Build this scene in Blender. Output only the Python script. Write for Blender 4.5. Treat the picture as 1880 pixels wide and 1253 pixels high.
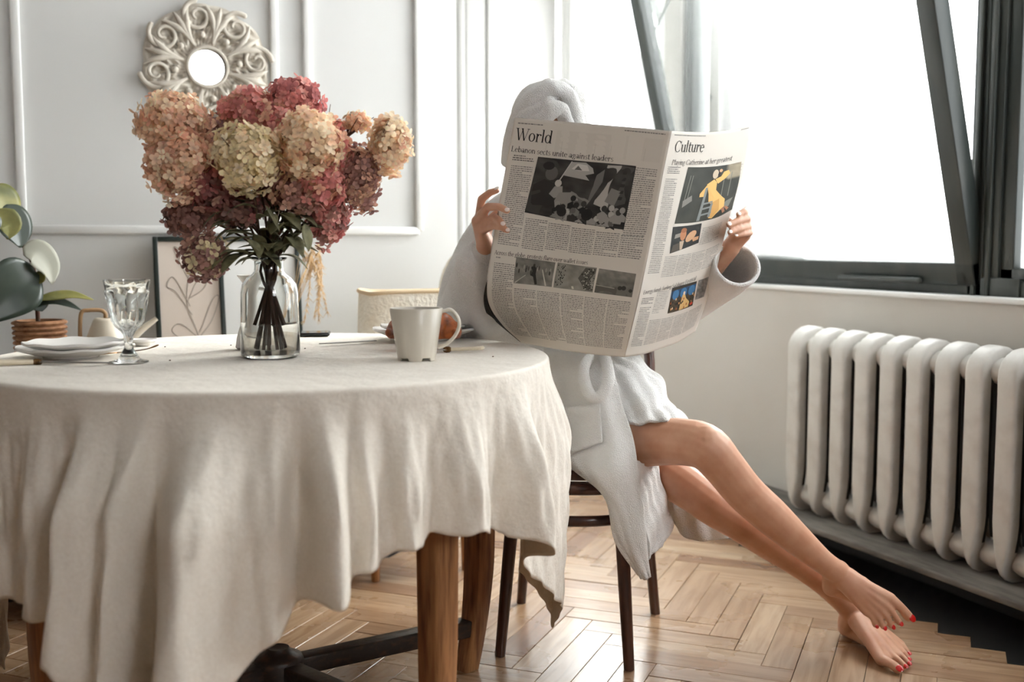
import bpy, bmesh, math, random
import numpy as np
from mathutils import Vector, Matrix
random.seed(7); rng = np.random.default_rng(7)
for o in list(bpy.data.objects): bpy.data.objects.remove(o)
SC = bpy.context.scene; COL = SC.collection
# ------------------------------------------------------------------ camera
FPX = 2000.0; TH = math.atan(178.5/FPX); CH = .975; YAW = math.radians(23.3)
cam_d = bpy.data.cameras.new('camera'); cam = bpy.data.objects.new('camera', cam_d); COL.objects.link(cam)
cam_d.sensor_width = 36; cam_d.lens = FPX/1880*36; cam_d.clip_start = .05; cam_d.clip_end = 200
cam.location = (0, 0, CH); cam.rotation_euler = (math.pi/2-TH, 0, -YAW)
cam_d.dof.use_dof = True; cam_d.dof.focus_distance = 2.36; cam_d.dof.aperture_fstop = 2.5
SC.camera = cam
# ------------------------------------------------------------------ sky, exposure
wd = bpy.data.worlds.new('sky'); SC.world = wd; wd.use_nodes = True
bg = wd.node_tree.nodes['Background']; bg.inputs[0].default_value = (.985, .99, 1, 1); bg.inputs[1].default_value = 8.6
VS = SC.view_settings; VS.view_transform = 'Standard'; VS.look = 'None'; VS.gamma = 1; VS.use_curve_mapping = False; VS.exposure = 1.03
SC.cycles.use_denoising = True; SC.cycles.max_bounces = 10; SC.cycles.diffuse_bounces = 5; SC.cycles.transparent_max_bounces = 16
SC.cycles.caustics_reflective = False; SC.cycles.caustics_refractive = False
sun_d = bpy.data.lights.new('sun', 'SUN'); sun = bpy.data.objects.new('sun', sun_d); COL.objects.link(sun)
sun_d.energy = 2.0; sun_d.angle = math.radians(28); sun_d.color = (1, .95, .88)
sun.rotation_euler = Vector((-.75, -.12, -.52)).to_track_quat('-Z', 'Y').to_euler()

# ------------------------------------------------------------------ coordinates: u right, v ahead of the viewer -> room x (along back wall), y (along window wall)
CA, SA = math.cos(YAW), math.sin(YAW)
def W(u, v, z): return np.array([u*CA+v*SA, -u*SA+v*CA, z])
def _ray(px, py):
    xc = (px-940)/FPX; yc = (626.5-py)/FPX
    return xc, math.cos(TH)+yc*math.sin(TH), -math.sin(TH)+yc*math.cos(TH)
def P(px, py, v):
    d = _ray(px, py); t = v/d[1]; return W(d[0]*t, v, CH+d[2]*t)
def Pz(px, py, z):
    d = _ray(px, py); t = (z-CH)/d[2]; return W(d[0]*t, d[1]*t, z)
def PX(px, py, X):
    d = _ray(px, py); t = X/(d[0]*CA+d[1]*SA); return W(d[0]*t, d[1]*t, CH+d[2]*t)
def PY(px, py, Y):
    d = _ray(px, py); t = Y/(-d[0]*SA+d[1]*CA); return W(d[0]*t, d[1]*t, CH+d[2]*t)
def proj(p):
    p = np.asarray(p, float); u = p[..., 0]*CA-p[..., 1]*SA; v = p[..., 0]*SA+p[..., 1]*CA; z = p[..., 2]-CH
    yc = v*math.sin(TH)+z*math.cos(TH); zc = v*math.cos(TH)-z*math.sin(TH)
    return np.stack([940+FPX*u/zc, 626.5-FPX*yc/zc], -1)
TOCAM = W(0, -1, 0)

# ------------------------------------------------------------------ materials
def lin(c): return tuple(((x/255)/12.92 if x/255 <= .04045 else ((x/255+.055)/1.055)**2.4) for x in c)
def mat(name, col, rough=.6, metal=0., var=None, bump=None, spec=.5, sss=0., coat=0., stretch=None, attr=None, sheen=0., trans=0., noise_detail=6):
    m = bpy.data.materials.new(name); m.use_nodes = True; nt = m.node_tree; N = nt.nodes; L = nt.links
    b = N['Principled BSDF']; I = b.inputs
    c = lin(col) if max(col) > 1.001 else col
    I['Base Color'].default_value = (*c, 1); I['Roughness'].default_value = rough; I['Metallic'].default_value = metal
    I['Specular IOR Level'].default_value = spec
    if sss: I['Subsurface Weight'].default_value = sss; I['Subsurface Radius'].default_value = (.02, .008, .004); I['Subsurface Scale'].default_value = .5
    if coat: I['Coat Weight'].default_value = coat; I['Coat Roughness'].default_value = .25
    if sheen: I['Sheen Weight'].default_value = sheen; I['Sheen Roughness'].default_value = .6
    if trans: I['Transmission Weight'].default_value = trans
    tc = N.new('ShaderNodeTexCoord'); src = tc.outputs['Object']
    if stretch:
        mp = N.new('ShaderNodeMapping'); mp.inputs['Scale'].default_value = stretch; L.new(src, mp.inputs[0]); src = mp.outputs[0]
    csock = None
    if attr:
        a = N.new('ShaderNodeAttribute'); a.attribute_name = attr; csock = a.outputs['Color']
    if var:
        c2, sc, lo, hi = var
        nz = N.new('ShaderNodeTexNoise'); nz.inputs['Scale'].default_value = sc; nz.inputs['Detail'].default_value = noise_detail; L.new(src, nz.inputs['Vector'])
        rp = N.new('ShaderNodeValToRGB'); rp.color_ramp.elements[0].position = lo; rp.color_ramp.elements[1].position = hi; L.new(nz.outputs['Fac'], rp.inputs[0])
        mx = N.new('ShaderNodeMix'); mx.data_type = 'RGBA'
        L.new(rp.outputs[0], mx.inputs[0]); mx.inputs[6].default_value = (*c, 1); mx.inputs[7].default_value = (*(lin(c2) if max(c2) > 1.001 else c2), 1)
        if csock is not None:
            mx.blend_type = 'MULTIPLY'; L.new(csock, mx.inputs[6])
        csock = mx.outputs[2]
    if csock is not None: L.new(csock, I['Base Color'])
    if bump:
        prev = None
        for kind, sc, st, dist in bump:
            if kind == 'noise': t = N.new('ShaderNodeTexNoise'); t.inputs['Scale'].default_value = sc; t.inputs['Detail'].default_value = 5; out = t.outputs['Fac']
            elif kind == 'voro': t = N.new('ShaderNodeTexVoronoi'); t.inputs['Scale'].default_value = sc; out = t.outputs['Distance']
            else:
                t = N.new('ShaderNodeTexWave'); t.inputs['Scale'].default_value = sc; t.inputs['Distortion'].default_value = 3; t.inputs['Detail'].default_value = 2
                t.bands_direction = kind[-1].upper(); out = t.outputs['Fac']
            L.new(src, t.inputs['Vector'])
            bp = N.new('ShaderNodeBump'); bp.inputs['Strength'].default_value = st; bp.inputs['Distance'].default_value = dist
            L.new(out, bp.inputs['Height'])
            if prev is not None: L.new(prev, bp.inputs['Normal'])
            prev = bp.outputs[0]
        L.new(prev, I['Normal'])
    return m
def clear_mat(name, tint=(.97, .985, .98), ior=1.45, haze=0., hazecol=(.9, .93, .92)):
    m = bpy.data.materials.new(name); m.use_nodes = True; nt = m.node_tree; N = nt.nodes; L = nt.links
    N.remove(N['Principled BSDF']); out = N['Material Output']
    tr = N.new('ShaderNodeBsdfTransparent'); tr.inputs[0].default_value = (*tint, 1)
    gl = N.new('ShaderNodeBsdfGlossy'); gl.inputs['Roughness'].default_value = .03
    lw = N.new('ShaderNodeLayerWeight'); lw.inputs[0].default_value = .5; pw_ = N.new('ShaderNodeMath'); pw_.operation = 'POWER'; pw_.inputs[1].default_value = 3.2; L.new(lw.outputs['Facing'], pw_.inputs[0])
    fr = N.new('ShaderNodeMath'); fr.operation = 'MULTIPLY_ADD'; fr.inputs[1].default_value = min(.75, (ior-1)*1.1); fr.inputs[2].default_value = ((ior-1)/(ior+1))**2; L.new(pw_.outputs[0], fr.inputs[0])
    base = tr.outputs[0]
    if haze:
        tl = N.new('ShaderNodeBsdfTranslucent'); tl.inputs[0].default_value = (*hazecol, 1)
        df = N.new('ShaderNodeBsdfDiffuse'); df.inputs[0].default_value = (*hazecol, 1)
        ad = N.new('ShaderNodeMixShader'); ad.inputs[0].default_value = .35; L.new(tl.outputs[0], ad.inputs[1]); L.new(df.outputs[0], ad.inputs[2])
        hz = N.new('ShaderNodeMixShader'); hz.inputs[0].default_value = haze; L.new(base, hz.inputs[1]); L.new(ad.outputs[0], hz.inputs[2]); base = hz.outputs[0]
    mx = N.new('ShaderNodeMixShader'); L.new(fr.outputs[0], mx.inputs[0]); L.new(base, mx.inputs[1]); L.new(gl.outputs[0], mx.inputs[2])
    L.new(mx.outputs[0], out.inputs[0]); return m
M = {}
M['wall'] = mat('white_plaster', (210, 210, 208), .85, var=((202, 202, 200), 1.5, .35, .7), bump=[('noise', 60, .08, .002)])
M['brick'] = mat('fill_cutting_brick', (146, 134, 122), .9, var=((124, 112, 100), 6, .4, .7))  # dark finish given to the unseen walls to cut fill light
M['under'] = mat('painted_parapet', (190, 186, 180), .7, var=((180, 174, 166), 1.1, .35, .7), bump=[('noise', 40, .08, .002)])
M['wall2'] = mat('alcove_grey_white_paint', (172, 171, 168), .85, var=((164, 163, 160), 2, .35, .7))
M['trimw'] = mat('white_moulding_paint', (220, 220, 218), .6)
M['frame'] = mat('dark_green_frame_paint', (44, 50, 48), .42, var=((62, 64, 59), 14, .45, .75), bump=[('noise', 90, .1, .001)], stretch=(1, 1, .25))
M['black'] = mat('black_painted_boards', (17, 16, 15), .5, var=((52, 44, 38), 26, .66, .80), stretch=(3, .35, 3))
M['ledge'] = mat('worn_grey_ledge', (122, 117, 110), .8, var=((84, 79, 73), 12, .4, .65), bump=[('noise', 50, .3, .004)], stretch=(2, .5, 2))
M['rad'] = mat('white_radiator_enamel', (200, 198, 193), .45, var=((184, 180, 174), 18, .45, .8), bump=[('noise', 70, .25, .003), ('noise', 12, .15, .006)])
M['iron'] = mat('bare_dark_iron', (42, 40, 38), .7)
M['linen'] = mat('natural_linen', (238, 232, 222), .9, var=((229, 221, 209), 190, .3, .75), bump=[('wave_z', 420, .10, .0008), ('noise', 300, .25, .0012), ('noise', 16, .6, .012), ('noise', 48, .35, .004)], sheen=.15)
M['oak'] = mat('worn_oak', (172, 122, 80), .5, var=((112, 70, 42), 22, .38, .68), bump=[('noise', 60, .2, .002)], stretch=(4, 4, .35))
M['darkoak'] = mat('dark_iron_stained_wood', (46, 38, 33), .45, var=((84, 58, 42), 30, .5, .8), bump=[('noise', 60, .3, .003)], stretch=(1.5, 1.5, 3))
M['chair'] = mat('dark_walnut_bentwood', (74, 42, 30), .32, var=((44, 25, 19), 18, .35, .7), stretch=(3, 3, .5), coat=.3)
M['terry'] = mat('white_terry', (243, 242, 240), .95, bump=[('noise', 430, 1., .005), ('noise', 28, .35, .012)], sheen=.3)
M['skin'] = mat('skin', (204, 156, 128), .48, var=((192, 138, 109), 22, .4, .75), sss=.08, bump=[('noise', 260, .06, .001)])
M['red'] = mat('red_nail_polish', (196, 26, 22), .15, coat=.6)
M['nude'] = mat('pale_nail_polish', (236, 222, 214), .2, coat=.5)
M['ceramic'] = mat('white_ceramic', (232, 230, 226), .18, coat=.2)
M['mug'] = mat('warm_white_stoneware', (214, 207, 194), .3, coat=.15)
M['inner_shade'] = mat('mug_inner_shade', (112, 76, 58), .15)  # brown stands in for the shade inside the mug
M['glass'] = mat('clear_glass', (250, 252, 251), .01, trans=1.)
M['water'] = clear_mat('water', (.93, .90, .86), 1.33)
M['goblet'] = mat('pressed_glass', (250, 252, 251), .02, trans=1.)
M['pane'] = clear_mat('dusty_window_glass', (.97, .985, .98), 1.2, haze=.05)
M['pane3'] = clear_mat('wired_grey_glass', (.8, .82, .82), 1.3, haze=.45, hazecol=(.45, .45, .45))
M['steel'] = mat('worn_steel', (150, 146, 140), .3, metal=1)
M['brass'] = mat('aged_brass', (120, 92, 62), .35, metal=1)
M['ivory'] = mat('ivory_handle', (224, 212, 188), .35)
M['phone'] = mat('black_phone', (22, 24, 26), .2)
M['croissant'] = mat('baked_crust', (176, 92, 38), .45, var=((96, 44, 18), 40, .42, .68), bump=[('noise', 80, .4, .004)], coat=.2)
M['paper'] = mat('newsprint', (214, 208, 199), .9, bump=[('noise', 120, .05, .001)])
M['gapshade'] = mat('newsprint_gap_shade', (34, 30, 27), .85, var=((70, 62, 54), 40, .5, .75))  # near-black colour stands in for the shade between the curled sheets
M['print'] = mat('newspaper_ink', (255, 255, 255), .9, attr='Col')
def petal_mat():
    m = bpy.data.materials.new('dried_petals'); m.use_nodes = True; N = m.node_tree.nodes; L = m.node_tree.links; N.remove(N['Principled BSDF'])
    a = N.new('ShaderNodeAttribute'); a.attribute_name = 'Col'; d = N.new('ShaderNodeBsdfDiffuse'); t = N.new('ShaderNodeBsdfTranslucent'); x = N.new('ShaderNodeMixShader'); x.inputs[0].default_value = .38
    L.new(a.outputs['Color'], d.inputs[0]); L.new(a.outputs['Color'], t.inputs[0]); L.new(d.outputs[0], x.inputs[1]); L.new(t.outputs[0], x.inputs[2]); L.new(x.outputs[0], N['Material Output'].inputs[0]); return m
M['petal'] = petal_mat()
M['stem'] = mat('woody_stem', (92, 54, 40), .7, var=((70, 60, 40), 30, .4, .7))
M['leafdry'] = mat('dried_olive_leaf', (128, 126, 94), .7, var=((84, 82, 58), 60, .4, .7), bump=[('noise', 120, .3, .002)])
M['leaf'] = mat('dark_rubber_leaf', (38, 50, 42), .35, var=((56, 66, 54), 12, .4, .7))
M['leafy'] = mat('yellow_green_leaf', (132, 128, 66), .5, var=((88, 92, 48), 14, .4, .7))
M['leafg'] = mat('grey_green_leaf', (168, 168, 154), .55)
M['wicker'] = mat('wicker_brown', (168, 122, 86), .75, var=((122, 80, 52), 40, .4, .7))
M['cream'] = mat('cream_enamel', (226, 216, 198), .4)
M['wood2'] = mat('pale_wood_handle', (172, 138, 100), .5)
M['relief'] = mat('carved_whitewash', (206, 199, 187), .85, var=((190, 182, 169), 30, .35, .7))
M['mirror'] = mat('mirror_glass', (245, 245, 245), .02, metal=1)
M['pframe'] = mat('black_green_frame', (22, 34, 30), .4)
M['art1'] = mat('blush_art_paper', (218, 205, 194), .85)
M['art2'] = mat('white_art_paper', (224, 224, 222), .85)
M['artline'] = mat('thin_ink_line', (150, 140, 130), .85)
M['boucle'] = mat('cream_boucle', (232, 226, 214), .95, var=((220, 209, 190), 9, .45, .7), bump=[('noise', 90, .6, .012)], sheen=.2)
M['tan'] = mat('tan_piping', (204, 182, 150), .8)
M['pampas'] = mat('dried_grass', (206, 176, 136), .9)
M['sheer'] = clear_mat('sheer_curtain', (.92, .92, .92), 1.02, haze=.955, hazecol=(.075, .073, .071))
M['grey'] = mat('pale_grey_painted_post', (98, 98, 95), .8)
M['white_furn'] = mat('white_lacquer', (222, 220, 215), .5)
def parquet_mat():
    m = bpy.data.materials.new('oak_parquet'); m.use_nodes = True; nt = m.node_tree; N = nt.nodes; L = nt.links; b = N['Principled BSDF']
    oi = N.new('ShaderNodeObjectInfo'); at = N.new('ShaderNodeAttribute'); at.attribute_name = 'rnd'
    ad = N.new('ShaderNodeMath'); ad.operation = 'ADD'; L.new(oi.outputs['Random'], ad.inputs[0]); L.new(at.outputs['Fac'], ad.inputs[1])
    fr = N.new('ShaderNodeMath'); fr.operation = 'FRACT'; L.new(ad.outputs[0], fr.inputs[0])
    rp = N.new('ShaderNodeValToRGB'); L.new(fr.outputs[0], rp.inputs[0]); e = rp.color_ramp.elements
    cols = [(0, (152, 120, 92)), (.25, (176, 146, 116)), (.5, (164, 134, 104)), (.72, (182, 156, 128)), (.9, (138, 102, 74)), (1, (170, 140, 112))]
    e[0].position = 0; e[0].color = (*lin(cols[0][1]), 1); e[1].position = 1; e[1].color = (*lin(cols[-1][1]), 1)
    for p, c in cols[1:-1]: q = e.new(p); q.color = (*lin(c), 1)
    uv = N.new('ShaderNodeUVMap'); uv.uv_map = 'uv'
    mp = N.new('ShaderNodeMapping'); mp.inputs['Scale'].default_value = (3.5, 34, 1); L.new(uv.outputs[0], mp.inputs[0])
    co = N.new('ShaderNodeCombineXYZ'); ml = N.new('ShaderNodeMath'); ml.operation = 'MULTIPLY'; ml.inputs[1].default_value = 37; L.new(fr.outputs[0], ml.inputs[0]); L.new(ml.outputs[0], co.inputs[2])
    va = N.new('ShaderNodeVectorMath'); va.operation = 'ADD'; L.new(mp.outputs[0], va.inputs[0]); L.new(co.outputs[0], va.inputs[1])
    nz = N.new('ShaderNodeTexNoise'); nz.inputs['Scale'].default_value = 1.2; nz.inputs['Detail'].default_value = 7; nz.inputs['Distortion'].default_value = .8; L.new(va.outputs[0], nz.inputs[0])
    r2 = N.new('ShaderNodeValToRGB'); r2.color_ramp.elements[0].position = .36; r2.color_ramp.elements[0].color = (.62, .52, .43, 1); r2.color_ramp.elements[1].position = .6; r2.color_ramp.elements[1].color = (1, 1, 1, 1); L.new(nz.outputs['Fac'], r2.inputs[0])
    mx = N.new('ShaderNodeMix'); mx.data_type = 'RGBA'; mx.blend_type = 'MULTIPLY'; mx.inputs[0].default_value = .8
    L.new(rp.outputs[0], mx.inputs[6]); L.new(r2.outputs[0], mx.inputs[7]); L.new(mx.outputs[2], b.inputs['Base Color'])
    tc = N.new('ShaderNodeNewGeometry'); n2 = N.new('ShaderNodeTexNoise'); n2.inputs['Scale'].default_value = 5; n2.inputs['Detail'].default_value = 4; L.new(tc.outputs['Position'], n2.inputs[0])
    r3 = N.new('ShaderNodeMapRange'); r3.inputs[1].default_value = .3; r3.inputs[2].default_value = .7; r3.inputs[3].default_value = .2; r3.inputs[4].default_value = .42; L.new(n2.outputs['Fac'], r3.inputs[0]); L.new(r3.outputs[0], b.inputs['Roughness'])
    bp = N.new('ShaderNodeBump'); bp.inputs['Strength'].default_value = .25; bp.inputs['Distance'].default_value = .002; L.new(nz.outputs['Fac'], bp.inputs['Height']); L.new(bp.outputs[0], b.inputs['Normal'])
    b.inputs['Coat Weight'].default_value = .5; b.inputs['Coat Roughness'].default_value = .16
    return m
M['parquet'] = parquet_mat()

# ------------------------------------------------------------------ geometry (every generator gives (verts, faces) in room coordinates)
def join(*gs):
    V = []; F = []; n = 0
    for v, f in gs:
        v = np.asarray(v, float).reshape(-1, 3); V.append(v); F += [tuple(i+n for i in q) for q in f]; n += len(v)
    return np.concatenate(V), F
def cr(pts, n):
    p = np.asarray(pts, float); k = len(p)
    if k < 3:
        t = np.linspace(0, 1, n)[:, None]; t = t.reshape((n,)+(1,)*(p.ndim-1)); return p[0]*(1-t)+p[-1]*t
    q = np.concatenate([[2*p[0]-p[1]], p, [2*p[-1]-p[-2]]]); t = np.linspace(0, k-1, n); i = np.minimum(t.astype(int), k-2); f = (t-i).reshape((n,)+(1,)*(p.ndim-1))
    a, b, c, d = q[i], q[i+1], q[i+2], q[i+3]
    return .5*(2*b+(c-a)*f+(2*a-5*b+4*c-d)*f*f+(3*b-a-3*c+d)*f**3)
def frames(path, up=None):
    p = np.asarray(path, float); T = np.gradient(p, axis=0); T /= np.linalg.norm(T, axis=1)[:, None]+1e-12
    n0 = np.array(up if up is not None else ([0, 0, 1.] if abs(T[0][2]) < .9 else [1., 0, 0])); Ns = []
    for i in range(len(p)):
        n0 = n0-T[i]*n0.dot(T[i]); n0 = n0/(np.linalg.norm(n0)+1e-12); Ns.append(n0.copy())
    Ns = np.array(Ns); return T, Ns, np.cross(T, Ns)
def tube(path, rad, n=10, flat=1., up=None, caps=True, rnd=False, closed=False, sq=None):
    p = np.asarray(path, float); r = np.broadcast_to(np.asarray(rad, float), (len(p),)).copy(); fl = np.broadcast_to(np.asarray(flat, float), (len(p),))
    if rnd:
        T, _, _ = frames(p, up); a = np.array([.98, .8, .5, .2]); c = np.sqrt(1-a*a)
        p0 = [p[0]-T[0]*r[0]*x for x in a]; p1 = [p[-1]+T[-1]*r[-1]*x for x in a[::-1]]
        fl = np.concatenate([[fl[0]]*4, fl, [fl[-1]]*4]); r = np.concatenate([r[0]*c, r, r[-1]*c[::-1]]); p = np.concatenate([p0, p, p1])
    T, Nn, B = frames(p, up); k = len(p); a = np.linspace(0, 2*np.pi, n, endpoint=False); ca, sa = np.cos(a), np.sin(a)
    if sq: e = 2/sq; ca = np.sign(ca)*abs(ca)**e; sa = np.sign(sa)*abs(sa)**e
    V = p[:, None]+r[:, None, None]*(ca[None, :, None]*B[:, None]+(sa[None, :]*fl[:, None])[..., None]*Nn[:, None]); V = V.reshape(-1, 3)
    F = [(i*n+j, i*n+(j+1) % n, (i+1)*n+(j+1) % n, (i+1)*n+j) for i in range(k-1) for j in range(n)]
    if closed: F += [((k-1)*n+j, (k-1)*n+(j+1) % n, (j+1) % n, j) for j in range(n)]
    elif caps: F += [tuple(range(n))[::-1], tuple(range((k-1)*n, k*n))]
    return V, F
def lathe(prof, n=48, c=(0, 0, 0), close=False):
    pr = np.asarray(prof, float); k = len(pr); a = np.linspace(0, 2*np.pi, n, endpoint=False)
    V = np.stack([pr[:, :1]*np.cos(a), pr[:, :1]*np.sin(a), np.repeat(pr[:, 1:], n, 1)], -1).reshape(-1, 3)+np.asarray(c)
    F = [(i*n+j, i*n+(j+1) % n, (i+1)*n+(j+1) % n, (i+1)*n+j) for i in range(k-1) for j in range(n)]
    if close: F += [((k-1)*n+j, (k-1)*n+(j+1) % n, (j+1) % n, j) for j in range(n)]
    else:
        if pr[0][0] > 1e-5: F.append(tuple(range(n))[::-1])
        if pr[-1][0] > 1e-5: F.append(tuple(range((k-1)*n, k*n)))
    return V, F
def box(lo, hi, bev=0.):
    lo, hi = np.asarray(lo, float), np.asarray(hi, float)
    if not bev:
        V = np.array([[(lo, hi)[i][0], (lo, hi)[j][1], (lo, hi)[k][2]] for i in (0, 1) for j in (0, 1) for k in (0, 1)])
        return V, [(0, 1, 3, 2), (4, 6, 7, 5), (0, 4, 5, 1), (2, 3, 7, 6), (0, 2, 6, 4), (1, 5, 7, 3)]
    bm = bmesh.new(); bmesh.ops.create_cube(bm, size=1)
    for v in bm.verts: v.co = Vector((lo+hi)/2+np.array(v.co)*(hi-lo))
    bmesh.ops.bevel(bm, geom=bm.edges[:], offset=bev, segments=2, affect='EDGES', profile=.5)
    bm.verts.index_update(); V = np.array([v.co[:] for v in bm.verts]); F = [tuple(v.index for v in f.verts) for f in bm.faces]; bm.free(); return V, F
def beam(a, b, w, h, up=(0, 0, 1), bev=.004):
    a, b = np.asarray(a, float), np.asarray(b, float); d = b-a; L = np.linalg.norm(d); d = d/L; up = np.asarray(up, float); s = np.cross(d, up); s /= np.linalg.norm(s); u = np.cross(s, d)
    V, F = box((-L/2, -w/2, -h/2), (L/2, w/2, h/2), bev); return (a+b)/2+V[:, :1]*d+V[:, 1:2]*s+V[:, 2:]*u, F
def grid(Pn, closeu=False):
    nu, nv = Pn.shape[:2]; m = nu if closeu else nu-1
    return Pn.reshape(-1, 3), [(i*nv+j, ((i+1) % nu)*nv+j, ((i+1) % nu)*nv+j+1, i*nv+j+1) for i in range(m) for j in range(nv-1)]
def ball(c, r, n=14, sc=(1, 1, 1), R=None):
    a = np.linspace(-np.pi/2, np.pi/2, n//2+2); V, F = lathe([(max(math.cos(x), 0) if 0 < i < n//2+1 else 1e-6, math.sin(x)) for i, x in enumerate(a)], n)
    V = V*r*np.asarray(sc)
    if R is not None: V = V@np.asarray(R).T
    return V+np.asarray(c), F
ORG = {}
def mk(name, g, m, parent=None, org=None, smooth=True, solid=0., label=None, cat=None, group=None, kind=None, colors=None, sub=0):
    V, F = g; V = np.asarray(V, float).reshape(-1, 3)
    me = bpy.data.meshes.new(name)
    if parent is not None: o0 = ORG[parent.name]
    elif org is not None: o0 = np.asarray(org, float)
    else: lo, hi = V.min(0), V.max(0); o0 = np.array([(lo[0]+hi[0])/2, (lo[1]+hi[1])/2, lo[2]])
    me.from_pydata((V-o0).tolist(), [], F)
    bm = bmesh.new(); bm.from_mesh(me); bmesh.ops.recalc_face_normals(bm, faces=bm.faces); bm.to_mesh(me); bm.free()
    if smooth:
        me.polygons.foreach_set('use_smooth', [True]*len(me.polygons))
        try: me.set_sharp_from_angle(angle=math.radians(50))
        except Exception: pass
    if colors is not None:
        ca = me.color_attributes.new('Col', 'FLOAT_COLOR', 'POINT'); c4 = np.ones((len(V), 4), np.float32); c4[:, :3] = colors; ca.data.foreach_set('color', c4.ravel())
    me.materials.append(m)
    o = bpy.data.objects.new(name, me); COL.objects.link(o)
    if parent is not None: o.parent = parent
    else: o.location = o0
    ORG[o.name] = o0
    if solid: md = o.modifiers.new('solid', 'SOLIDIFY'); md.thickness = solid; md.offset = 0
    if sub: md = o.modifiers.new('sub', 'SUBSURF'); md.levels = sub; md.render_levels = sub
    tag(o, label, cat, group, kind); return o
def tag(o, label=None, cat=None, group=None, kind=None):
    if label: o['label'] = label
    if cat: o['category'] = cat
    if group: o['group'] = group
    if kind: o['kind'] = kind
def thing(name, loc, label=None, cat=None, group=None, kind=None):
    o = bpy.data.objects.new(name, None); o.empty_display_size = .05; COL.objects.link(o); o.location = tuple(float(x) for x in loc); ORG[o.name] = np.asarray(loc, float); tag(o, label, cat, group, kind); return o
def copyat(src, parent, loc, rz=0.):
    c = src.copy(); COL.objects.link(c); c.parent = parent; c.location = loc; c.rotation_euler = (0, 0, rz); ORG[c.name] = np.asarray(loc); return c
def remesh(g, vox, it=4, fac=.5):
    V, F = g; me = bpy.data.meshes.new('tmp'); me.from_pydata(np.asarray(V).tolist(), [], F)
    bm = bmesh.new(); bm.from_mesh(me); bmesh.ops.recalc_face_normals(bm, faces=bm.faces); bm.to_mesh(me); bm.free()
    o = bpy.data.objects.new('tmp', me); COL.objects.link(o)
    r = o.modifiers.new('r', 'REMESH'); r.mode = 'VOXEL'; r.voxel_size = vox; r.adaptivity = 0
    s = o.modifiers.new('s', 'SMOOTH'); s.iterations = it; s.factor = fac
    dg = bpy.context.evaluated_depsgraph_get(); ev = o.evaluated_get(dg); m2 = bpy.data.meshes.new_from_object(ev)
    n = len(m2.vertices); V2 = np.empty(n*3); m2.vertices.foreach_get('co', V2); F2 = [tuple(p.vertices) for p in m2.polygons]
    bpy.data.objects.remove(o); bpy.data.meshes.remove(me); bpy.data.meshes.remove(m2); return V2.reshape(-1, 3), F2
class Surf:
    """smooth sheet through rows of (px, py, v) stations, with its projection for laying pieces on it"""
    def __init__(s, rows, nu=60, nv=60, world=False):
        R = [[(np.asarray(q) if world else P(*q)) for q in r] for r in rows]
        A = np.array([cr(r, nv*3) for r in R]); G = cr(A, nu*3); s.nu, s.nv = nu, nv
        def even(G, n):                       # resample rows to equal spacing
            d = np.linalg.norm(np.diff(G, axis=0), axis=2).mean(1); c = np.concatenate([[0], np.cumsum(d)]); c /= c[-1]; t = np.linspace(0, 1, n); i = np.clip(np.searchsorted(c, t, 'right')-1, 0, len(c)-2); f = ((t-c[i])/(c[i+1]-c[i]+1e-12))[:, None, None]; return G[i]*(1-f)+G[i+1]*f
        G = even(G, nu); s.G = even(G.transpose(1, 0, 2), nv).transpose(1, 0, 2)
        du = np.gradient(s.G, axis=0); dv = np.gradient(s.G, axis=1); n = np.cross(du, dv); n /= np.linalg.norm(n, axis=2)[..., None]+1e-12
        if (n.reshape(-1, 3)@TOCAM).mean() < 0: n = -n
        s.N = n; s.Q = proj(s.G)
    def at(s, st, off=0.):
        st = np.asarray(st, float); a = np.clip(st[..., 1], 0, 1)*(s.nu-1); b = np.clip(st[..., 0], 0, 1)*(s.nv-1)
        i = np.minimum(a.astype(int), s.nu-2); j = np.minimum(b.astype(int), s.nv-2); f = (a-i)[..., None]; g = (b-j)[..., None]
        def bl(X): return (X[i, j]*(1-f)+X[i+1, j]*f)*(1-g)+(X[i, j+1]*(1-f)+X[i+1, j+1]*f)*g
        return bl(s.G)+bl(s.N)*off
    def inv(s, px, py):
        st = np.array([.5, .5]); d = ((s.Q-np.array([px, py]))**2).sum(-1); k = np.unravel_index(d.argmin(), d.shape); st = np.array([k[1]/(s.nv-1), k[0]/(s.nu-1)])
        for _ in range(6):
            e = 1e-3; q0 = proj(s.at(st)); a = np.where(st+e > 1, -e, e)
            J = np.stack([(proj(s.at(st+np.array([a[0], 0])))-q0)/a[0], (proj(s.at(st+np.array([0, a[1]])))-q0)/a[1]], 1)
            try: st = np.clip(st+np.clip(np.linalg.solve(J, np.array([px, py])-q0), -.1, .1), 0, 1)
            except Exception: break
        return st
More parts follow.
